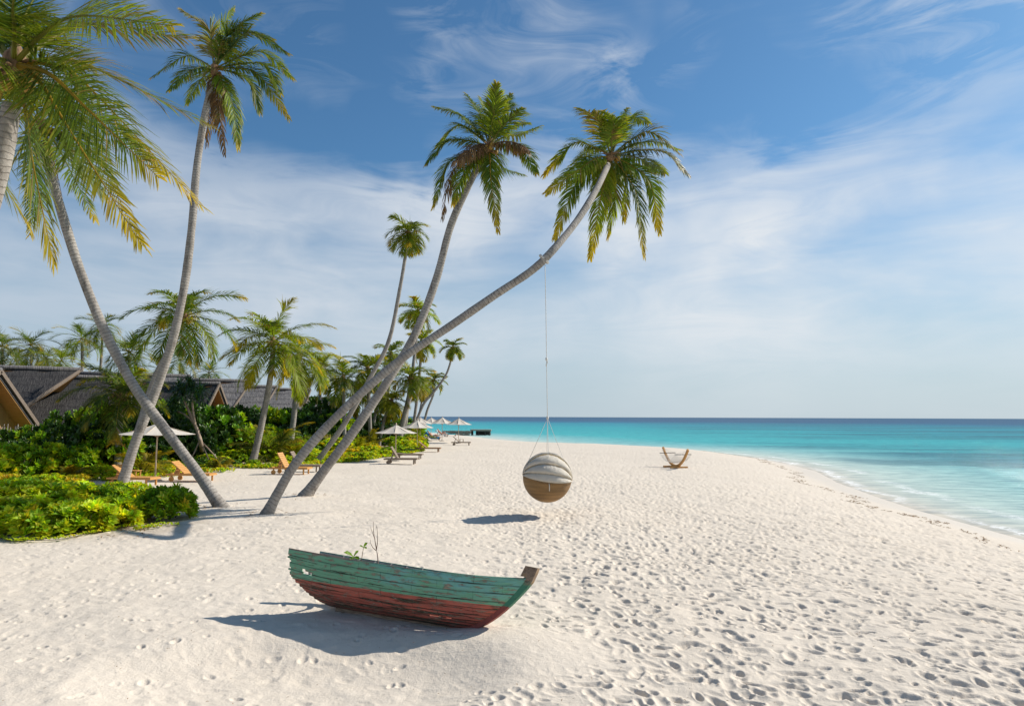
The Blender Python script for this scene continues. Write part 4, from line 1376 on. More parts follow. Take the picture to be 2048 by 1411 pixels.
for label, px, py, yaw, mat, bk in [
    ('orange teak sun lounger behind the foot of the slender crossing palm', 222, 969, -8, m_teak, 38),
    ('orange teak sun lounger right of the single parasol behind the left leaning trunk', 338, 961, -4, m_teak, 40),
    ('pale orange lounger with upright back left of the swing palm trunk', 541, 947, -6, m_teak, 60),
    ('lounger with upright back just behind the swing palm trunk', 566, 942, 0, m_teak_old, 58),
    ('weathered lounger under the nearest parasol of the row with its back raised', 768, 927, 0, m_teak_old, 58),
    ('dark brown lounger under the second parasol with no seat pad', 832, 903, -2, m_teak_red, 38),
    ('weathered lounger farthest out beneath the parasol nearest the sea', 902, 890, -1, m_teak_old, 42),
]:
    lounger(label, at(px, py), R(yaw), mat, bk)
lg_ = lounger('flat weathered lounger seen behind the parasol pole of the nearest row parasol', at(786, 917), R(-3), m_teak_old, 4)

m_umb, nt, b, out = new_mat('parasol_canvas')
b.inputs['Base Color'].default_value = (0.70, 0.65, 0.58, 1); b.inputs['Roughness'].default_value = 0.85
nn = nt.noise(nt.obj(), 3.0, 4)
nt.link(nt.ramp(nn, [(0.3, (0.64, 0.595, 0.53)), (0.7, (0.74, 0.69, 0.62))]), b.inputs['Base Color'])
tr_ = nt.node('ShaderNodeBsdfTranslucent'); tr_.inputs[0].default_value = (0.55, 0.48, 0.40, 1)
mx = nt.node('ShaderNodeMixShader'); mx.inputs[0].default_value = 0.22
nt.link(b.outputs[0], mx.inputs[1]); nt.link(tr_.outputs[0], mx.inputs[2]); nt.link(mx.outputs[0], out.inputs[0])
m_pole = noisy('parasol_pole', (0.45, 0.36, 0.26), (0.58, 0.48, 0.37), 4, 0.6, (6, 6, 1), 0)
m_base = noisy('parasol_base', (0.40, 0.37, 0.33), (0.52, 0.48, 0.43), 8, 0.9)


def parasol(label, loc, rad, hr, ha, rz=0.2):
    root = empty('beach_parasol', loc, rz)
    tag(root, label, 'parasol', 'white parasols on the beach')
    mb = MB()
    NS, NR = 8, 5
    apex = Vector((0, 0, ha))
    for k in range(NS):
        a0 = 2 * math.pi * k / NS; a1 = 2 * math.pi * (k + 1) / NS
        vs = []; fs = []
        for j in range(NR + 1):
            t = j / NR
            z = ha + (hr - ha) * (t ** 0.92) - 0.05 * math.sin(math.pi * t)
            for i in range(5):
                a = a0 + (a1 - a0) * i / 4
                pa = Vector((math.cos(a0), math.sin(a0), 0)) * rad * t; pb = Vector((math.cos(a1), math.sin(a1), 0)) * rad * t
                p = pa.lerp(pb, i / 4)
                sag = math.sin(math.pi * i / 4) * t
                p = p * (1 - 0.035 * sag * t)
                vs.append((p.x, p.y, z - 0.045 * sag + (0.02 * sag if j == NR else 0)))
        for j in range(NR):
            for i in range(4):
                a = j * 5 + i
                fs.append((a, a + 5, a + 6, a + 1))
        mb.add(vs, fs, None, False)
    cn = mb.build('canopy', m_umb, root)
    sl_ = cn.modifiers.new('thickness', 'SOLIDIFY'); sl_.thickness = 0.008
    mb = MB()
    for k in range(8):
        a = 2 * math.pi * k / 8
        mb.tube([(0, 0, ha - 0.06), (math.cos(a) * rad * 0.985, math.sin(a) * rad * 0.985, hr - 0.03)], 0.014, 4)
    for k in range(8):
        a = 2 * math.pi * k / 8
        mb.tube([(0, 0, hr - 0.12), (math.cos(a) * rad * 0.5, math.sin(a) * rad * 0.5, (ha + hr) / 2 - 0.09)], 0.012, 4)
    mb.build('rib_frame', m_pole, root)
    mb = MB(); mb.tube([(0, 0, 0), (0, 0, ha)], 0.032, 10); mb.build('pole', m_pole, root)
    mb = MB(); mb.tube([(0, 0, ha - 0.01), (0, 0, ha + 0.05), (0, 0, ha + 0.12)], [0.06, 0.045, 0.012], 8); mb.build('finial', m_pole, root)
    mb = MB(); mb.tube([(0, 0, 0), (0, 0, 0.07), (0, 0, 0.09), (0, 0, 0.2)], [0.3, 0.3, 0.06, 0.05], 16, smooth=False); mb.build('base', m_base, root)
    return root


parasol('large white parasol standing behind the crossing palm trunks', at(310, 961), 1.58, 2.02, 2.50, 0.15)
parasol('white parasol nearest of the row, above a lounger with raised back', at(791, 921), 1.30, 1.74, 2.26, 0.1)
parasol('white parasol second in the row, above the dark brown lounger', at(834, 902), 1.32, 1.90, 2.52, 0.25)
parasol('white parasol nearest the sea at the end of the row', at(917, 886), 1.40, 2.0, 2.68, 0.0)
parasol('white parasol overlapping the one nearest the sea', at(884, 881.5), 1.48, 2.0, 2.72, 0.35)
parasol('partly hidden white parasol behind a thin leaning trunk', at(840, 882.5), 1.40, 2.0, 2.68, 0.1)
parasol('small far white parasol between its two larger neighbours', at(862, 875.5), 1.45, 2.0, 2.66, 0.2)


def side_table(label, loc, mat, rz=0.0):
    root = empty('side_table', loc, rz)
    tag(root, label, 'side table', 'small wooden side tables')
    mb = MB()
    for k in range(5): mb.box((-0.2 + 0.1 * k, 0, 0.36), (0.085, 0.48, 0.022))
    mb.build('table_top', mat, root)
    for x in (-0.18, 0.18):
        for y in (-0.19, 0.19):
            mb = MB(); mb.box((x, y, 0.174), (0.05, 0.05, 0.348)); mb.build('leg', mat, root)
side_table('small orange slatted table beside the lounger under the large parasol', at(267, 957), m_teak)
side_table('small weathered table behind the lounger nearest the sea', at(923, 884.5), m_teak_old)

# ---- the two sunbathers farther along with their loungers and towels
l1 = lounger('lounger draped with a blue towel under a sunbather beside the slim trunk', at(848, 879.5), R(-3), m_teak_red, 48, 'occupied loungers')
l2 = lounger('lounger with a white towel over its back under the far sunbather', at(869, 873.3), R(-3), m_teak_old, 48, 'occupied loungers')
l3 = lounger('farthest lounger covered with a turquoise towel beside the stone wall', at(886, 871.8), R(-3), m_teak_old, 20, 'occupied loungers')


def towel(label, lg, col1, col2, drape, back):
    m = noisy('towel_cloth', col1, col2, 12, 0.95, bump=0.3)
    root = lg.location
    mb = MB()
    rot = Matrix.Rotation(R(back), 3, 'Y'); h = Vector((0.84, 0, 0.362))
    prof = [h + rot @ Vector((-0.84, 0, -0.22)), h + rot @ Vector((-0.84, 0, 0.02)), h + rot @ Vector((-0.4, 0, 0.02)), h + Vector((0.03, 0, 0.012)), Vector((1.4, 0, 0.362)), Vector((1.85, 0, 0.362))]
    ys = [(-0.36, -drape), (-0.345, -0.02), (-0.2, 0), (0.2, 0), (0.345, -0.02), (0.36, -drape)]
    vs = []; fs = []
    for p in prof:
        for y, dz in ys: vs.append((p.x, p.y + y, p.z + dz))
    for i in range(len(prof) - 1):
        for j in range(len(ys) - 1):
            a = i * 6 + j; fs.append((a, a + 1, a + 7, a + 6))
    mb.add(vs, fs, None, True)
    o = mb.build('beach_towel', m); o.location = lg.location; o.rotation_euler = lg.rotation_euler
    s_ = o.modifiers.new('thickness', 'SOLIDIFY'); s_.thickness = 0.012; s_.offset = 1
    tag(o, label, 'towel')
towel('deep blue towel hanging over the occupied lounger nearest the slim trunk', l1, (0.012, 0.10, 0.24), (0.02, 0.15, 0.32), 0.24, 48)
towel('white towel spread over the raised back of the far lounger', l2, (0.62, 0.60, 0.57), (0.74, 0.72, 0.70), 0.1, 48)
towel('turquoise towel on the farthest lounger beside the stone wall', l3, (0.03, 0.30, 0.36), (0.05, 0.40, 0.45), 0.12, 20)

m_skin = noisy('skin', (0.46, 0.24, 0.16), (0.54, 0.30, 0.21), 4, 0.6, bump=0)
m_hair = noisy('hair', (0.03, 0.02, 0.014), (0.06, 0.04, 0.025), 30, 0.6, bump=0)


def skin_body(name, nodes, edges, mat, parent, sub=2):
    me = bpy.data.meshes.new(name)
    me.from_pydata([n[0] for n in nodes], edges, [])
    o = bpy.data.objects.new(name, me); COL.objects.link(o); o.parent = parent
    sk = o.modifiers.new('skin', 'SKIN')
    lay = me.skin_vertices[0] if me.skin_vertices else None
    for i, n in enumerate(nodes):
        me.skin_vertices[0].data[i].radius = (n[1], n[1] * (n[2] if len(n) > 2 else 1))
        me.skin_vertices[0].data[i].use_root = (i == 0)
    ss = o.modifiers.new('sub', 'SUBSURF'); ss.levels = sub; ss.render_levels = sub
    me.materials.append(mat)
    return o


def sunbather(label, lg, shorts_col, back=48, knee=0.22, arm=0):
    """person reclining on a lounger, hips at the hinge, legs towards the foot end"""
    root = empty('person', lg.location, lg.rotation_euler.z)
    tag(root, label, 'person')
    rot = Matrix.Rotation(R(back), 3, 'Y')
    hp = Vector((0.93, 0, 0.46))
    def B(d, y=0, up_=0): return hp + rot @ Vector((-d, y, up_))
    N = []; E = []
    def nd(p, r, k=1.0):
        N.append((tuple(p), r, k)); return len(N) - 1
    pel = nd(hp, 0.115, 1.3)
    ch = [pel]
    for d, r in ((0.18, 0.115), (0.36, 0.13), (0.50, 0.10)):
        i = nd(B(d), r, 1.25); E.append((ch[-1], i)); ch.append(i)
    nk = nd(B(0.58, 0, 0.02), 0.05); E.append((ch[-1], nk))
    hd = nd(B(0.68, 0, 0.035), 0.078); E.append((nk, hd)); h2 = nd(B(0.78, 0, 0.05), 0.085); E.append((hd, h2)); h3 = nd(B(0.845, 0, 0.05), 0.055); E.append((h2, h3))
    for sgn in (-1, 1):
        a = nd(B(0.49, sgn * 0.19, 0), 0.058); E.append((ch[-1], a))
        if arm and sgn == arm:
            e = nd(B(0.70, sgn * 0.36, 0.06), 0.042); wv = nd(B(0.84, sgn * 0.17, 0.04), 0.030)
        else:
            e = nd(B(0.24, sgn * 0.28, 0.04), 0.043); wv = nd(Vector((1.03, sgn * 0.27, 0.50)), 0.030)
        E += [(a, e), (e, wv)]
        dirv_ = (Vector(N[wv][0]) - Vector(N[e][0])).normalized()
        pm = nd(Vector(N[wv][0]) + dirv_ * 0.075, 0.032, 0.6); E.append((wv, pm))
        sv = Vector((0, 1, 0))
        for f in range(4):
            l = (0.07, 0.085, 0.08, 0.062)[f]
            r0_ = Vector(N[pm][0]) + sv * ((f - 1.5) * 0.018) + dirv_ * 0.02
            f1 = nd(r0_ + dirv_ * l * 0.5, 0.009); f2 = nd(r0_ + dirv_ * l * 0.95 - Vector((0, 0, 0.018)), 0.008); E += [(pm, f1), (f1, f2)]
        t1 = nd(Vector(N[wv][0]) + dirv_ * 0.06 - sv * sgn * 0.045, 0.010); t2 = nd(Vector(N[t1][0]) + dirv_ * 0.04, 0.009); E += [(wv, t1), (t1, t2)]
        hpj = nd(hp + Vector((0.10, sgn * 0.10, 0.0)), 0.095); E.append((pel, hpj))
        kz = knee if sgn > 0 else knee * 0.45
        kn = nd(Vector((1.36, sgn * 0.12, 0.43 + kz)), 0.062); an = nd(Vector((1.36 + math.sqrt(max(0.01, 0.17 - kz * kz)), sgn * 0.12, 0.415)), 0.040)
        E += [(hpj, kn), (kn, an)]
        to = nd(Vector(N[an][0]) + Vector((0.08, sgn * 0.03, 0.12)), 0.032, 1.3); E.append((an, to))
    skin_body('body', N, E, m_skin, root)
    mc = noisy('swim_shorts', shorts_col, tuple(x * 1.3 for x in shorts_col), 9, 0.9, bump=0.2)
    Ns = [(tuple(hp + rot @ Vector((-0.05, 0, 0))), 0.128, 1.3), (tuple(hp + Vector((0.04, 0, 0))), 0.128, 1.3)]
    Es = [(0, 1)]
    for sgn in (-1, 1):
        kz = knee if sgn > 0 else knee * 0.45
        k0 = Vector((1.03, sgn * 0.10, 0.46)); k1 = k0.lerp(Vector((1.36, sgn * 0.12, 0.43 + kz)), 0.62)
        Ns += [(tuple(k0), 0.108, 1), (tuple(k1), 0.092, 1)]; Es += [(1, len(Ns) - 2), (len(Ns) - 2, len(Ns) - 1)]
    skin_body('shorts', Ns, Es, mc, root)
    skin_body('hair', [(tuple(B(0.79, 0, 0.03)), 0.088), (tuple(B(0.85, 0, 0.035)), 0.07)], [(0, 1)], m_hair, root)
    # nose, brow and ears give the head its face
    mb = MB()
    fpt = B(0.735, 0, 0.125)
    mb.tube([B(0.76, 0, 0.125), B(0.725, 0, 0.15), B(0.715, 0, 0.12)], [0.008, 0.014, 0.008], 6)
    for sgn in (-1, 1): mb.tube([B(0.765, sgn * 0.085, 0.04), B(0.745, sgn * 0.098, 0.04), B(0.725, sgn * 0.085, 0.045)], [0.01, 0.02, 0.01], 6)
    mb.build('face', m_skin, root)
sunbather('person in teal shorts lying back on the blue towel', l1, (0.03, 0.24, 0.26))
sunbather('person in pink swimwear lying back on the white towel farther off', l2, (0.45, 0.12, 0.16), knee=0.3, arm=1)

# ================================================================== stone groyne and boat landing
m_stone = noisy('groyne_stone', (0.13, 0.125, 0.10), (0.27, 0.26, 0.21), 3, 0.9, (1, 1, 2), 0.8, 0.1)
m_pile = noisy('dark_pile', (0.03, 0.03, 0.028), (0.07, 0.07, 0.06), 4, 0.9)
m_deck = noisy('grey_green_deck', (0.20, 0.21, 0.17), (0.32, 0.33, 0.27), 4, 0.9, (1, 6, 1))
DJ = 138.0
a = P(884, 868, DJ - 2); bq = P(943, 868, DJ)
root = empty('stone_groyne', (a.x, a.y, SEA_Z)); tag(root, 'low weathered stone wall running out into the lagoon behind the parasols', 'sea wall')
q = random.Random(9)
mb = MB()
L_ = (bq.x - a.x)
n_ = 11
for k in range(n_):
    for row in range(2):
        ln = L_ / n_
        mb.box((k * ln + ln / 2 + (ln * 0.4 if row else 0) - 0.2, q.uniform(-0.15, 0.15), -0.2 + 0.62 * row + 0.2), (ln * 0.97, 1.6 - 0.4 * row, 0.6 + q.uniform(-0.06, 0.06)), Matrix.Rotation(q.uniform(-0.04, 0.04), 3, 'Y'))
mb.build('stone_course', m_stone, root)
c0 = P(943, 868, DJ); c1 = P(981, 868, DJ)
root = empty('boat_landing', (c0.x, c0.y, SEA_Z)); tag(root, 'small grey landing stage on dark piles at the end of the stone wall', 'jetty')
Lx = c1.x - c0.x
mb = MB(); mb.box((Lx / 2, 0, 1.02), (Lx + 0.3, 3.0, 0.30)); mb.build('deck', m_deck, root)
for x in (0.15, Lx * 0.38, Lx * 0.72, Lx - 0.15):
    for y in (-1.2, 1.2):
        mb = MB(); mb.tube([(x, y, -0.8), (x, y, 0.87)], 0.16, 8); mb.build('pile', m_pile, root)
mb = MB(); mb.box((Lx * 0.6, 0.4, 0.45), (Lx * 0.75, 1.0, 0.82)); mb.build('crib_block', m_pile, root)

# ================================================================== thatched beach huts
def thatch_mat(name, k):
    m, nt, b, out = new_mat(name)
    o3 = nt.obj()
    st_ = nt.noise(nt.mapping(o3, (9, 1.1, 1.1)), 1.6, 6, 0.7)
    rw = nt.math('FRACT', nt.math('ADD', nt.math('MULTIPLY', nt.attr('col', 'Fac'), 7.0), nt.math('MULTIPLY', nt.noise(nt.mapping(o3, (2.5, 1, 1)), 1.0, 4), 0.55)))
    c = nt.ramp(st_, [(0.28, (0.030, 0.030, 0.034)), (0.5, (0.066, 0.064, 0.067)), (0.74, (0.125, 0.118, 0.116))])
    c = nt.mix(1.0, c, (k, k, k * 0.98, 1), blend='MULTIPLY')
    c = nt.mix(nt.math('MULTIPLY', nt.ramp(rw, [(0.0, 1.0), (0.25, 0.0)]), 0.55), c, (0.035, 0.033, 0.035, 1))
    nt.link(c, b.inputs['Base Color']); b.inputs['Roughness'].default_value = 0.95; b.inputs['Specular IOR Level'].default_value = 0.1
    nt.link(nt.bump(nt.math('ADD', st_, nt.math('MULTIPLY', rw, 0.6)), 1.0, 0.12), b.inputs['Normal'])
    return m
m_thatch = thatch_mat('thatch_dark', 0.85)
m_thatch_grey = thatch_mat('thatch_lit_worn', 2.3)  # lighter copy: mostly sunlight on the roofs put into the colour, some wear
m_barge = noisy('barge_board', (0.14, 0.11, 0.09), (0.25, 0.20, 0.16), 3, 0.85, (1, 5, 5), 0.4)
m_gable = noisy('gable_boarding', (0.40, 0.22, 0.08), (0.52, 0.31, 0.13), 2.5, 0.7, (1, 9, 1), 0.4)
m_wallw = noisy('hut_wall', (0.16, 0.11, 0.07), (0.26, 0.19, 0.13), 2.5, 0.85, (1, 9, 1), 0.4)


def hut(label, px, py, D, wdt, ze, length, rot=0.0, flare=0.0):
    """A-frame hut: ridge along x, its seaward gable (right end) apex seen at px,py"""
    apex = P(px, py, D)
    gz = ground(apex.x, apex.y)
    root = empty('thatched_hut', (apex.x, apex.y, gz)); tag(root, label, 'hut', 'thatched beach huts')
    H = apex.z - gz; ze = ze - gz
    root.rotation_euler = (0, 0, R(rot))
    th = 0.28
    mb = MB()
    NXr = 14; NS = 10
    for sg in (-1, 1):
        vs = []; fs = []; cs = []
        sl = math.hypot(wdt, H - ze)
        nrm = Vector((0, sg * (H - ze) / sl, wdt / sl))
        qq = random.Random(int(px + sg))
        for layer in (0, 1):
            for j in range(NS + 1):
                t = j / NS
                for i in range(NXr + 1):
                    x = -length * i / NXr
                    x = x - flare * t * (1 - i / NXr)
                    p = Vector((x, sg * wdt * t, H + (ze - H) * t)) - nrm * th * layer
                    p += nrm * qq.uniform(-0.06, 0.06) * (1 - layer)
                    p.z -= 0.16 * math.sin(math.pi * i / NXr) * (1 - t) + (qq.uniform(0, 0.12) if j == NS else 0)
                    vs.append(p); cs.append((t, t, t))
        w1 = NXr + 1; L0 = (NS + 1) * w1
        for j in range(NS):
            for i in range(NXr):
                a_ = j * w1 + i
                f = (a_, a_ + 1, a_ + w1 + 1, a_ + w1)
                fs.append(f); fs.append(tuple(v + L0 for v in f[::-1]))
        for j in range(NS):
            a_ = j * w1; fs.append((a_, a_ + w1, a_ + w1 + L0, a_ + L0)); a_ = j * w1 + NXr; fs.append((a_, a_ + L0, a_ + w1 + L0, a_ + w1))
        for i in range(NXr):
            a_ = NS * w1 + i; fs.append((a_, a_ + 1, a_ + 1 + L0, a_ + L0))
        b0 = len(mb.v)
        mb.v += [tuple(v) for v in vs]; mb.c += cs; mb.f += [tuple(i + b0 for i in f) for f in fs]; mb.sm += [False] * len(fs)
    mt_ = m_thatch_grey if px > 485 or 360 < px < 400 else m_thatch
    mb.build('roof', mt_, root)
    mb = MB(); mb.col = (0.5, 0.5, 0.5)
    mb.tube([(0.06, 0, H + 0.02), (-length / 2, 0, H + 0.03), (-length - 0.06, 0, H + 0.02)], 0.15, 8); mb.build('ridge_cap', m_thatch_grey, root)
    for sg in (-1, 1):
        mb = MB(); mb.bar((0.05, sg * 0.0, H - 0.02), (0.05 - flare, sg * wdt * 1.0, ze - 0.02), 0.10, 0.20, upv=(0, 0, 1)); mb.build('barge_board', m_barge, root)
    k = (H - ze) / wdt
    mb = MB()
    wy = wdt * 0.80; zt = H - 0.42; zw = zt - k * wy
    xw = -0.9 - flare
    mb.add([(xw, -wy, zw), (xw, wy, zw), (xw + flare * 0.3, 0, zt), (xw - 0.08, -wy, zw), (xw - 0.08, wy, zw), (xw - 0.08, 0, zt)],
           [(0, 1, 2), (5, 4, 3), (0, 3, 4, 1), (1, 4, 5, 2), (2, 5, 3, 0)])
    mb.build('gable', m_gable, root)
    # boarded underside of the overhang
    mb = MB()
    for sg in (-1, 1):
        n_s = Vector((0, sg * (H - ze), wdt)).normalized()
        p0 = Vector((-0.02, 0, H)) - n_s * (th + 0.01); p1 = Vector((-0.02 - flare, sg * wdt, ze)) - n_s * (th + 0.01)
        mb.add([p0, p1, p1 + Vector((xw - 0.02, 0, 0)), p0 + Vector((xw - 0.02, 0, 0)), p0 - n_s * .03, p1 - n_s * .03, p1 - n_s * .03 + Vector((xw - 0.02, 0, 0)), p0 - n_s * .03 + Vector((xw - 0.02, 0, 0))],
               [(0, 1, 2, 3), (7, 6, 5, 4), (0, 4, 5, 1), (2, 6, 7, 3)])
    mb.build('soffit', m_gable, root)
    mb = MB()
    if zw > 0.2:
        mb.box((xw - length * 0.45, 0, zw / 2 - 0.02), (length * 0.9, 2 * wy - 0.1, zw)); mb.build('wall', m_wallw, root)
    return root


hut('hut at the left edge whose orange gable boards show beneath a long barge board', 0, 741, 36, 4.6, 0.9, 9)
hut('hut with the nearest dark thatched roof slope, its ridge left of the crossing palms', 160, 739, 48, 5.6, 1.6, 13, 26, 4.2)
hut('lower dark thatched hut behind the spiky young palm', 283, 757, 52, 4.6, 1.6, 12, 26, 3)
hut('thatched hut whose ridge is cut by the two crossing trunks', 380, 752, 60, 5.0, 1.8, 13, 26, 3.2)
hut('thatched hut with a small orange triangular gable above the green bushes', 438, 767, 52, 3.6, 1.6, 7)
hut('tall grey thatched hut left of the wide spreading palm', 501, 762, 64, 5.0, 1.6, 11, 26, 2.9)
hut('grey thatched hut crossed by the trunk of the wide spreading palm', 553, 773, 74, 5.0, 1.6, 11, 26, 2.9)
hut('last large thatched hut behind the yellowing palm', 621, 779, 86, 5.4, 1.6, 12, 26, 2.3)
hut('small far thatched hut beside the dark hedge', 682, 796, 96, 3.6, 1.6, 6, 26, 1.5)

# fence of sticks in front of the huts
m_stick = noisy('grey_stick', (0.16, 0.145, 0.125), (0.30, 0.28, 0.25), 5, 0.9, (1, 1, 0.3))
fa = P(-60, 850, 35.5); fb_ = P(232, 850, 38.5)
root = empty('stick_fence', (fa.x, fa.y, ground(fa.x, fa.y))); tag(root, 'rough grey fence of upright sticks in front of the nearest huts', 'fence')
mb = MB(); q = random.Random(5)
dv = Vector((fb_.x - fa.x, fb_.y - fa.y, 0))
for k in range(190):
    t = k / 190
    p = dv * t; h_ = q.uniform(1.7, 2.35)
    mb.tube([p, p + Vector((q.uniform(-0.06, 0.06), q.uniform(-0.05, 0.05), h_))], [0.026, 0.018], 5)
mb.build('stick_panel', m_stick, root)
mb = MB()
for z in (0.5, 1.5): mb.bar(Vector((0, 0.04, z)), dv + Vector((0, 0.04, z)), 0.05, 0.05)
mb.build('rail', m_stick, root)
# ================================================================== shrubs and ground cover
m_shrub = leaf_mat('shrub_leaf', 0.52, 0.45, 0.25, (1.3, 1.15, 0.35))
m_dark = leaf_mat('dark_leaf', 0.25, 0.4, 0.4, (1.1, 1.2, 0.5))
m_stem = noisy('shrub_stem', (0.10, 0.075, 0.05), (0.22, 0.17, 0.12), 12, 0.9)


def bush_mesh(seed, rx, ry, h, nros, per, ll, lw, cols, mat, yellow=0.06, under=0.25, name='foliage', stems=6):
    """shrub of leaf rosettes spread through a lumpy dome, densest outside"""
    q = random.Random(seed)
    mb = MB()
    lumps = [(q.uniform(0, 6.28), q.uniform(0.15, 0.75), q.uniform(0.7, 1.12)) for _ in range(7)]
    for k in range(nros):
        a = q.uniform(0, 6.28)
        cz = q.random() ** 0.85
        rr_ = math.sqrt(1 - (cz * 0.95) ** 2)
        f = 1.0 if q.random() > under else q.uniform(0.45, 0.9)
        lf = 0.86
        for la_, lz, lv in lumps:
            d = math.cos(a - la_) * (1 - abs(cz - lz))
            lf += 0.13 * max(0, d) ** 3 * lv
        lf *= q.uniform(0.85, 1.06)
        c = Vector((math.cos(a) * rr_ * rx * f * lf, math.sin(a) * rr_ * ry * f * lf, h * (0.12 + 0.85 * cz * f) * lf))
        nrm = Vector((math.cos(a) * rr_ * 0.9, math.sin(a) * rr_ * 0.9, cz + 0.55)).normalized()
        nrm = (nrm + Vector((q.uniform(-.3, .3), q.uniform(-.3, .3), q.uniform(-.1, .3)))).normalized()
        base = q.choice(cols)
        br = q.uniform(0.72, 1.25)
        if q.random() < yellow: base = lerp3(base, (0.62, 0.54, 0.03), q.uniform(0.3, 0.8))
        t1 = nrm.cross(Vector((0, 0, 1)))
        if t1.length < 0.1: t1 = Vector((1, 0, 0))
        t1.normalize(); t2 = nrm.cross(t1)
        a0 = q.uniform(0, 6.28)
        for j in range(per):
            aj = a0 + j * 2.39996
            op = 0.35 + 0.75 * (j / per)
            d = nrm * math.cos(op) + (t1 * math.cos(aj) + t2 * math.sin(aj)) * math.sin(op)
            col = tuple(min(1, x * br * q.uniform(0.8, 1.2)) for x in base)
            paddle(mb, c + d * ll * 0.08, d, nrm, ll * q.uniform(0.75, 1.15), lw * q.uniform(0.8, 1.15), col, q.uniform(-0.05, 0.3))
    me_o = mb.build(name, mat)
    return me_o


def bush_stems(seed, rx, ry, h, n):
    q = random.Random(seed); mb = MB()
    for k in range(n):
        a = q.uniform(0, 6.28); e = q.uniform(0.3, 0.8)
        b0 = Vector((math.cos(a) * rx * 0.25, math.sin(a) * ry * 0.25, -0.08))
        mb.tube([b0, b0 + Vector((math.cos(a) * rx * 0.2, math.sin(a) * ry * 0.2, h * 0.35)), b0 + Vector((math.cos(a) * rx * 0.5, math.sin(a) * ry * 0.5, h * 0.7))], [0.022, 0.016, 0.008], 5)
    return mb.build('stem', m_stem)


LIME = [(0.48, 0.58, 0.025), (0.40, 0.54, 0.025), (0.54, 0.60, 0.028), (0.33, 0.49, 0.025)]
MIDG = [(0.21, 0.36, 0.022), (0.15, 0.29, 0.02), (0.28, 0.41, 0.022)]
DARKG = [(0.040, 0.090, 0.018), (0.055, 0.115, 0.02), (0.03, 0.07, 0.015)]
YELG = [(0.48, 0.46, 0.022), (0.36, 0.42, 0.022), (0.52, 0.40, 0.025)]


def proto(key, seed, cols, nros, per, ll, lw, mat, yellow, stems=6, name='shrub'):
    root = empty(name, (0, 0, -50))
    f = bush_mesh(seed, 1.0, 1.0, 1.0, nros, per, ll, lw, cols, mat, yellow); f.parent = root
    s = bush_stems(seed, 1, 1, 1, stems); s.parent = root
    PROTO[key] = [root, False]


PROTO = {}
proto('near_a', 1, LIME, 120, 14, 0.33, 0.13, m_shrub, 0.10)
proto('near_b', 2, LIME + MIDG[:1], 120, 14, 0.33, 0.125, m_shrub, 0.08)
proto('near_c', 3, MIDG[:2] + LIME[3:], 130, 16, 0.33, 0.105, m_shrub, 0.03)
proto('lime', 4, LIME, 120, 10, 0.22, 0.10, m_shrub, 0.08)
proto('mid', 5, MIDG, 130, 10, 0.22, 0.10, m_shrub, 0.05)
proto('yel', 6, YELG, 90, 10, 0.26, 0.07, m_shrub, 0.25)
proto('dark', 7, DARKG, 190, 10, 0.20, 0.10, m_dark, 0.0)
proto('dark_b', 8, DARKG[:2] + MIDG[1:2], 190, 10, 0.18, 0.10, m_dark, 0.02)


def place_shrub(key, x, y, r, h, rz, label, group):
    root, used = PROTO[key]
    o = root if not used else copy_tree(root)
    PROTO[key][1] = True
    o.location = (x, y, ground(x, y) - 0.03)
    o.rotation_euler = (0, 0, rz)
    o.scale = (r, r, h)
    tag(o, label, 'shrub', group)
    return o


qs = random.Random(17)
# the thick bed of shrubs at the left front
FRONT = [(-150, 1040, 'near_a', .95, .85), (-70, 1062, 'near_b', .85, .75), (12, 1060, 'near_a', .85, .78), (92, 1066, 'near_b', .80, .70), (160, 1060, 'near_a', .78, .72),
         (222, 1050, 'near_b', .72, .66), (270, 1040, 'near_a', .60, .52), (332, 1036, 'near_c', .72, .80), (-20, 1026, 'near_b', .95, .80), (62, 1024, 'near_a', .95, .80),
         (140, 1022, 'near_b', .92, .76), (208, 1016, 'near_c', .82, .66), (255, 1006, 'near_b', .70, .62), (-110, 1010, 'near_a', 1.0, .7), (20, 1000, 'near_c', 1.0, .62), (110, 998, 'near_a', 1.0, .55)]
descr = ['far left end of the front row', 'left part of the front row', 'front row at the left edge', 'front row over the leaf litter', 'front row with yellow leaves', 'front row right of the leaf litter',
         'low shrub just left of the round one', 'round separate shrub nearest the X of trunks', 'second row at the left edge', 'second row behind the yellow leaves', 'second row centre',
         'second row left of the slender palm foot', 'second row beside the slender palm foot', 'third row off the left edge', 'third row at the left', 'third row in front of the teak lounger']
for (px, py, key, r_, h_), ds in zip(FRONT, descr):
    p = on_ground(px, py)
    place_shrub(key, p.x, p.y, r_, h_, qs.uniform(0, 6.28), 'glossy bright green beach shrub, ' + ds, 'bright green shrubs at the left front')

# taller shrubs behind them, in front of the stick fence
for i, (px, py, key, r_, h_) in enumerate([(-30, 962, 'lime', 1.3, 1.5), (30, 958, 'mid', 1.3, 1.5), (82, 952, 'lime', 1.2, 1.55), (135, 950, 'mid', 1.2, 1.3), (178, 944, 'lime', 1.1, 1.2),
                                            (212, 938, 'mid', 1.0, .9), (0, 935, 'mid', 1.5, 1.9), (60, 932, 'lime', 1.5, 1.9), (120, 926, 'lime', 1.4, 1.6), (10, 975, 'yel', .7, .6), (150, 972, 'yel', .6, .5),
                                            (235, 960, 'lime', .6, .5), (200, 958, 'lime', .7, .65), (90, 974, 'lime', .7, .55), (45, 978, 'mid', .7, .5)]):
    p = on_ground(px, py)
    place_shrub(key, p.x, p.y, r_, h_, qs.uniform(0, 6.28), 'leafy green shrub in the bank between the front shrubs and the stick fence', 'green shrubs in front of the stick fence')

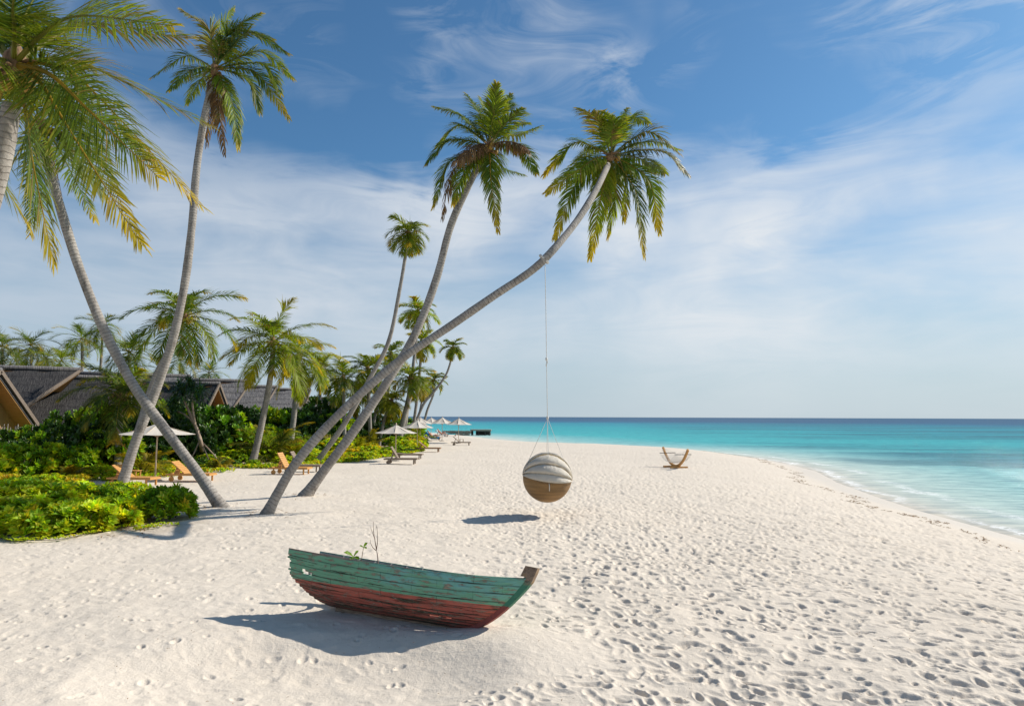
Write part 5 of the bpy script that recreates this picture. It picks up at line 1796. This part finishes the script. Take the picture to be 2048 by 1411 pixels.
# dark hedges and bushes against the huts
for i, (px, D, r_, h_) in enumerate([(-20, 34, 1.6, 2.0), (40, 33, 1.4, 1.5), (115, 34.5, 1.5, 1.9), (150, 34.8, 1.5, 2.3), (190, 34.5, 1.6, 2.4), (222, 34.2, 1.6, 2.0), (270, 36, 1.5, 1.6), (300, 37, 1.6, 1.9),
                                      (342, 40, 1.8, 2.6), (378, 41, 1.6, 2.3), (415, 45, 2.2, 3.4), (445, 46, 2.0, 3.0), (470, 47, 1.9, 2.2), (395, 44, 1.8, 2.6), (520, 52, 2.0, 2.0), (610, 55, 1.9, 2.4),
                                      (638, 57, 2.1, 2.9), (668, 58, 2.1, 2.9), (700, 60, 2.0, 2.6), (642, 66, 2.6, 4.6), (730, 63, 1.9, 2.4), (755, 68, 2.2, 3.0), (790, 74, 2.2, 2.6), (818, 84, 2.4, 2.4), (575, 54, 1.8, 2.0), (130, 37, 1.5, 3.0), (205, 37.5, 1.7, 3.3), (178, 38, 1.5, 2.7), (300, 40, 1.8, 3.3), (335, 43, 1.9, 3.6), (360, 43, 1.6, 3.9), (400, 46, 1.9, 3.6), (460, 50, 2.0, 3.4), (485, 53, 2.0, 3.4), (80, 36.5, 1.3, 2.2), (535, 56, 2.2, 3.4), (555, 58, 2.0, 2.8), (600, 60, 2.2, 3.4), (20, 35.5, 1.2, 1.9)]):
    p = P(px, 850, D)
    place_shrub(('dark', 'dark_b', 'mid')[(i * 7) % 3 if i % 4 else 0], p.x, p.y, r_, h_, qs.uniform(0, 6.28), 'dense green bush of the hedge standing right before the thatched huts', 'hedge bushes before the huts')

# the planted belt along the beach
nb = 0
while nb < 120:
    px = qs.uniform(255, 850)
    x_guess = None
    dd = qs.random() ** 1.2 * 13
    # find the belt front along this line of sight
    D = 25.0
    while D < 120 and D < belt_front((px - 1024) / FPX * D): D += 0.4
    D = D + (0.7 if px < 640 else 1.6) + dd
    x = (px - 1024) / FPX * D
    if px < 300 and D < 33: continue
    size = min(1.25, 0.30 + 0.07 * dd + qs.uniform(0, 0.22)) * (0.8 if px < 520 else 1.0)
    key = qs.choices(['lime', 'mid', 'yel', 'dark_b'], [0.42, 0.33, 0.16, 0.09])[0]
    where = ('in the belt under the crossing palms' if px < 400 else 'in the belt before the small gabled hut' if px < 520 else 'in the belt around the wide spreading palm' if px < 640
             else 'in the belt behind the leaning palms' if px < 740 else 'in the belt beside the parasols')
    kind = {'lime': 'bright lime green low shrub', 'mid': 'mid green low shrub', 'yel': 'yellow tinged low shrub', 'dark_b': 'dark green low shrub'}[key]
    place_shrub(key, x, D, size * 1.15, size * qs.uniform(0.75, 1.05), qs.uniform(0, 6.28), kind + ' ' + where, kind + 's ' + where)
    nb += 1

# low creeping plants between them
mb = MB()
q = random.Random(23)
cnt = 0
while cnt < 5200:
    px = q.uniform(-40, 850)
    D = 24.0
    while D < 120 and D < belt_front((px - 1024) / FPX * D): D += 0.5
    D = D - (0.9 if px < 640 else -0.4) + q.random() ** 1.5 * 11 + (q.uniform(-0.8, 0.8))
    x = (px - 1024) / FPX * D
    if vnoise(np.array([x]), np.array([D]), 1.7, 55)[0] < -0.08: continue
    g = ground(x, D)
    col = q.choice(LIME + MIDG + YELG)
    s_ = q.uniform(0.7, 1.5)
    for j in range(4):
        a = q.uniform(0, 6.28); e = q.uniform(0.3, 1.2)
        d = Vector((math.cos(a) * math.cos(e), math.sin(a) * math.cos(e), math.sin(e)))
        paddle(mb, Vector((x, D, g + 0.02)), d, Vector((0, 0, 1)), 0.19 * s_, 0.075 * s_, tuple(c_ * q.uniform(0.8, 1.2) for c_ in col))
    cnt += 1
o = mb.build('ground_cover', m_shrub); tag(o, 'low creeping green plants covering the sand of the planted belt', 'ground cover', kind='stuff')

# runners creeping out from the front shrubs
mb = MB()
for pts in ([(-5, 1076), (30, 1084), (60, 1082)], [(60, 1083), (120, 1080), (190, 1066)], [(140, 1066), (165, 1058), (190, 1052)], [(295, 1056), (318, 1051), (355, 1052)], [(185, 1068), (235, 1058), (260, 1054)], [(270, 1062), (290, 1058), (320, 1056)]):
    wp = [on_ground(*p) + Vector((0, 0, 0.03)) for p in pts]
    path = catmull(wp, 16)
    mb.tube(path, 0.006, 4, (0.16, 0.13, 0.05))
    for p in path:
        for j in range(4):
            a = q.uniform(0, 6.28); e = q.uniform(0.2, 1.0)
            d = Vector((math.cos(a) * math.cos(e), math.sin(a) * math.cos(e), math.sin(e)))
            paddle(mb, p + Vector((q.uniform(-.06, .06), q.uniform(-.06, .06), 0.01)), d, Vector((0, 0, 1)), 0.085, 0.05, tuple(c_ * q.uniform(0.8, 1.1) for c_ in q.choice(LIME)))
o = mb.build('beach_vine', m_shrub); tag(o, 'thin green runners creeping from the front shrubs over the sand', 'creeper', kind='stuff')

# fallen leaves and bits
mb = MB()
m_lit = noisy('dead_leaf', (0.14, 0.08, 0.035), (0.34, 0.20, 0.08), 9, 0.85, vcol=False)
for k in range(900):
    px = q.uniform(-40, 300); py = q.gauss(1052, 12) - px * 0.05
    p = on_ground(px, py)
    a = q.uniform(0, 6.28)
    paddle(mb, p + Vector((0, 0, 0.02)), Vector((math.cos(a), math.sin(a), q.uniform(-0.1, 0.35))), Vector((0, 0, 1)), q.uniform(0.06, 0.14), 0.05, (1, 1, 1))
for k in range(420):
    px = q.uniform(0, 2048); py = q.uniform(1050, 1411)
    if px > 1500 and py < 1100: continue
    p = on_ground(px, py); a = q.uniform(0, 6.28)
    paddle(mb, p + Vector((0, 0, 0.03)), Vector((math.cos(a), math.sin(a), q.uniform(0, 0.4))), Vector((0, 0, 1)), q.uniform(0.012, 0.04), 0.012, (1, 1, 1))
for tx, ty in ((-8.9, 20.9), (-7.0, 19.6), (-7.2, 23.9)):
    for k in range(45):
        a = q.uniform(0, 6.28); r_ = abs(q.gauss(0, 0.55)) + 0.15
        x_, y_ = tx + math.cos(a) * r_, ty + math.sin(a) * r_
        paddle(mb, Vector((x_, y_, ground(x_, y_) + 0.02)), Vector((math.cos(a * 3), math.sin(a * 3), q.uniform(0, 0.3))), Vector((0, 0, 1)), q.uniform(0.05, 0.16), 0.03, (1, 1, 1))
o = mb.build('leaf_litter', m_lit); tag(o, 'brown fallen leaves and scraps lying under the front shrubs', 'leaf litter', kind='stuff')

# weed washed up along the tide line
mb = MB()
q = random.Random(31)
SH = [Vector((a_, b_, 0)) for a_, b_ in SHORE if 8 < b_ < 75]
path = catmull(SH, 600)
for i in range(4, 596):
    t = (path[i + 1] - path[i - 1]).normalized()
    inl = Vector((-t.y, t.x, 0))
    wob_ = 2.55 + 0.55 * math.sin(i * 0.05) + 0.3 * math.sin(i * 0.19)
    for k in range(q.choice((0, 1, 1, 2, 3))):
        p = path[i] + inl * (wob_ + q.gauss(0, 0.13)) + t * q.uniform(-.1, .1)
        z = ground(p.x, p.y) + 0.008
        a = math.atan2(t.y, t.x) + q.gauss(0, 0.7)
        paddle(mb, Vector((p.x, p.y, z)), Vector((math.cos(a), math.sin(a), q.uniform(0, 0.15))), Vector((0, 0, 1)), q.uniform(0.05, 0.17), 0.045, (1, 1, 1))
o = mb.build('seaweed_line', m_lit); tag(o, 'broken line of brown weed left along the tide mark', 'seaweed', kind='stuff')

# ================================================================== young palms, strap plants, pandanus
for label, px, py, top, n, yel, bs, seed, e_lo in [
    ('big stemless young palm with long upright green fronds left of the yellowing palm trunk', 545, 920, 3.4, 20, 0.15, (0.055, 0.10, 0.013), 61, 28),
    ('young palm turning yellow under the large parasol', 288, 950, 1.7, 10, 0.9, (0.20, 0.20, 0.016), 62, 15),
    ('small yellow palm tuft in the shrubs at the left', 142, 962, 0.9, 9, 1.0, (0.30, 0.22, 0.016), 63, 10),
    ('young palm with upright yellow fronds below the small gabled hut', 420, 905, 3.3, 7, 0.9, (0.26, 0.22, 0.016), 64, 35),
    ('yellow spiky young palm between the foot of the two leaning palms', 668, 905, 1.9, 12, 0.8, (0.20, 0.22, 0.016), 65, 20),
    ('small yellow green palm on the sand beside the second parasol', 823, 892, 2.4, 11, 0.7, (0.20, 0.24, 0.016), 66, 5),
    ('orange green palm tuft beside the belt edge left of the parasols', 738, 900, 2.2, 11, 0.8, (0.18, 0.19, 0.016), 67, 10),
    ('shaggy young palm with brownish fronds under the tall grey hut', 470, 905, 2.6, 12, 0.4, (0.10, 0.11, 0.016), 68, 20),
    ('young palm with golden fronds behind the foot of the swing palm', 588, 922, 1.7, 10, 0.8, (0.18, 0.20, 0.016), 69, 15),
    ('dark young palm clump left of the stick fence', -6, 900, 3.4, 12, 0.2, (0.05, 0.09, 0.013), 70, 10),
    ('small orange tipped palm tuft at the edge of the sand strip', 440, 938, 0.8, 9, 0.9, (0.24, 0.22, 0.016), 71, 10),
    ('yellow young palm near the thin tall palm foot', 716, 905, 1.6, 10, 0.7, (0.20, 0.23, 0.016), 72, 10),
]:
    p = on_ground(px, py)
    # crown pixel equals the foot: fronds spring from the ground
    mid_palm(label, None, 0, 0, (px, py - 4), p.y, top, n, 26, 0.13 * top + 0.18, 0.05, seed, e_hi=86, e_lo=e_lo, yellow=yel, base=bs, each=True, bend=55, name='young_palm', has_trunk=False)

m_pand = leaf_mat('pandanus_leaf', 0.25, 0.35, 0.5)
root = empty('pandanus_tree', (0, 0, 0)); tag(root, 'pandanus with bare forked pale trunks and dark strap leaf heads', 'pandanus tree')
m_ptr = noisy('pandanus_bark', (0.24, 0.17, 0.12), (0.40, 0.31, 0.24), 8, 0.85, (1, 1, 0.5), 0.4)
D0 = 38.5
f0 = on_ground(404, 912)
mb = MB()
mb.tube(catmull([Vector((f0.x, f0.y, f0.z - .2)), P(403, 893, D0), P(396, 865, D0), P(387, 842, D0), P(376, 818, D0), P(368, 800, D0)], 18), [0.13 - 0.004 * i for i in range(19)], 8)
mb.tube(catmull([P(392, 853, D0), P(388, 835, D0), P(385, 812, D0), P(384, 795, D0)], 8), 0.06, 7)
mb.tube(catmull([P(398, 872, D0), P(386, 845, D0), P(372, 830, D0), P(355, 822, D0)], 8), 0.05, 7)
for dx in (-14, 10, 22): mb.tube([P(400, 880, D0), P(402 + dx, 905, D0 - 0.4), P(402 + dx * 1.5, 918, D0 - 0.6)], [0.05, 0.04, 0.035], 6)
mb.build('trunk', m_ptr, root)
q = random.Random(77)
mb = MB()
for (hx, hy, dd) in [(350, 806, 0.3), (366, 790, 0), (384, 782, 0.2), (400, 786, -0.4), (358, 778, 0.6), (378, 768, 0.3), (345, 824, -0.2), (395, 800, -0.6)]:
    c = P(hx, hy, D0 + dd)
    for k in range(46):
        a = k * 2.39996; e = R(80 - 95 * (k / 46)) + q.uniform(-.15, .15)
        d = Vector((math.cos(a) * math.cos(e), math.sin(a) * math.cos(e), math.sin(e)))
        l = q.uniform(0.75, 1.1); s = d.cross(Vector((0, 0, 1))); s.normalize()
        col = q.choice([(0.02, 0.06, 0.016), (0.03, 0.085, 0.02), (0.05, 0.11, 0.02)])
        p1 = c + d * l * 0.5; d2 = (d + Vector((0, 0, -0.75))).normalized(); p2 = p1 + d2 * l * 0.32; d3 = (d2 + Vector((0, 0, -0.8))).normalized(); p3 = p2 + d3 * l * 0.25
        w_ = 0.035
        mb.add([c - s * w_, c + s * w_, p1 - s * w_, p1 + s * w_, p2 - s * w_ * .7, p2 + s * w_ * .7, p3], [(0, 1, 3, 2), (2, 3, 5, 4), (4, 5, 6)], col)
mb.build('crown', m_pand, root)

# a fallen yellow frond leaning in the shrubs
mb = MB()
c = P(258, 902, 29.5)
frond(mb, [c, P(243, 888, 29.4), P(230, 884, 29.3), P(218, 890, 29.2)], 26, 0.5, 0.045, 5, base=(0.36, 0.22, 0.03), tip=0.9, dry=0.4, droop=1.0, center=c)
o = mb.build('fallen_frond', m_frond); tag(o, 'yellow dying palm frond drooping beside the slender palm trunk', 'palm frond')

# ================================================================== render look
scene.view_settings.view_transform = 'Standard'
scene.view_settings.look = 'None'
scene.view_settings.exposure = 0.2
scene.view_settings.gamma = 1.0
scene.cycles.max_bounces = 8
scene.cycles.transparent_max_bounces = 12
scene.cycles.use_denoising = True
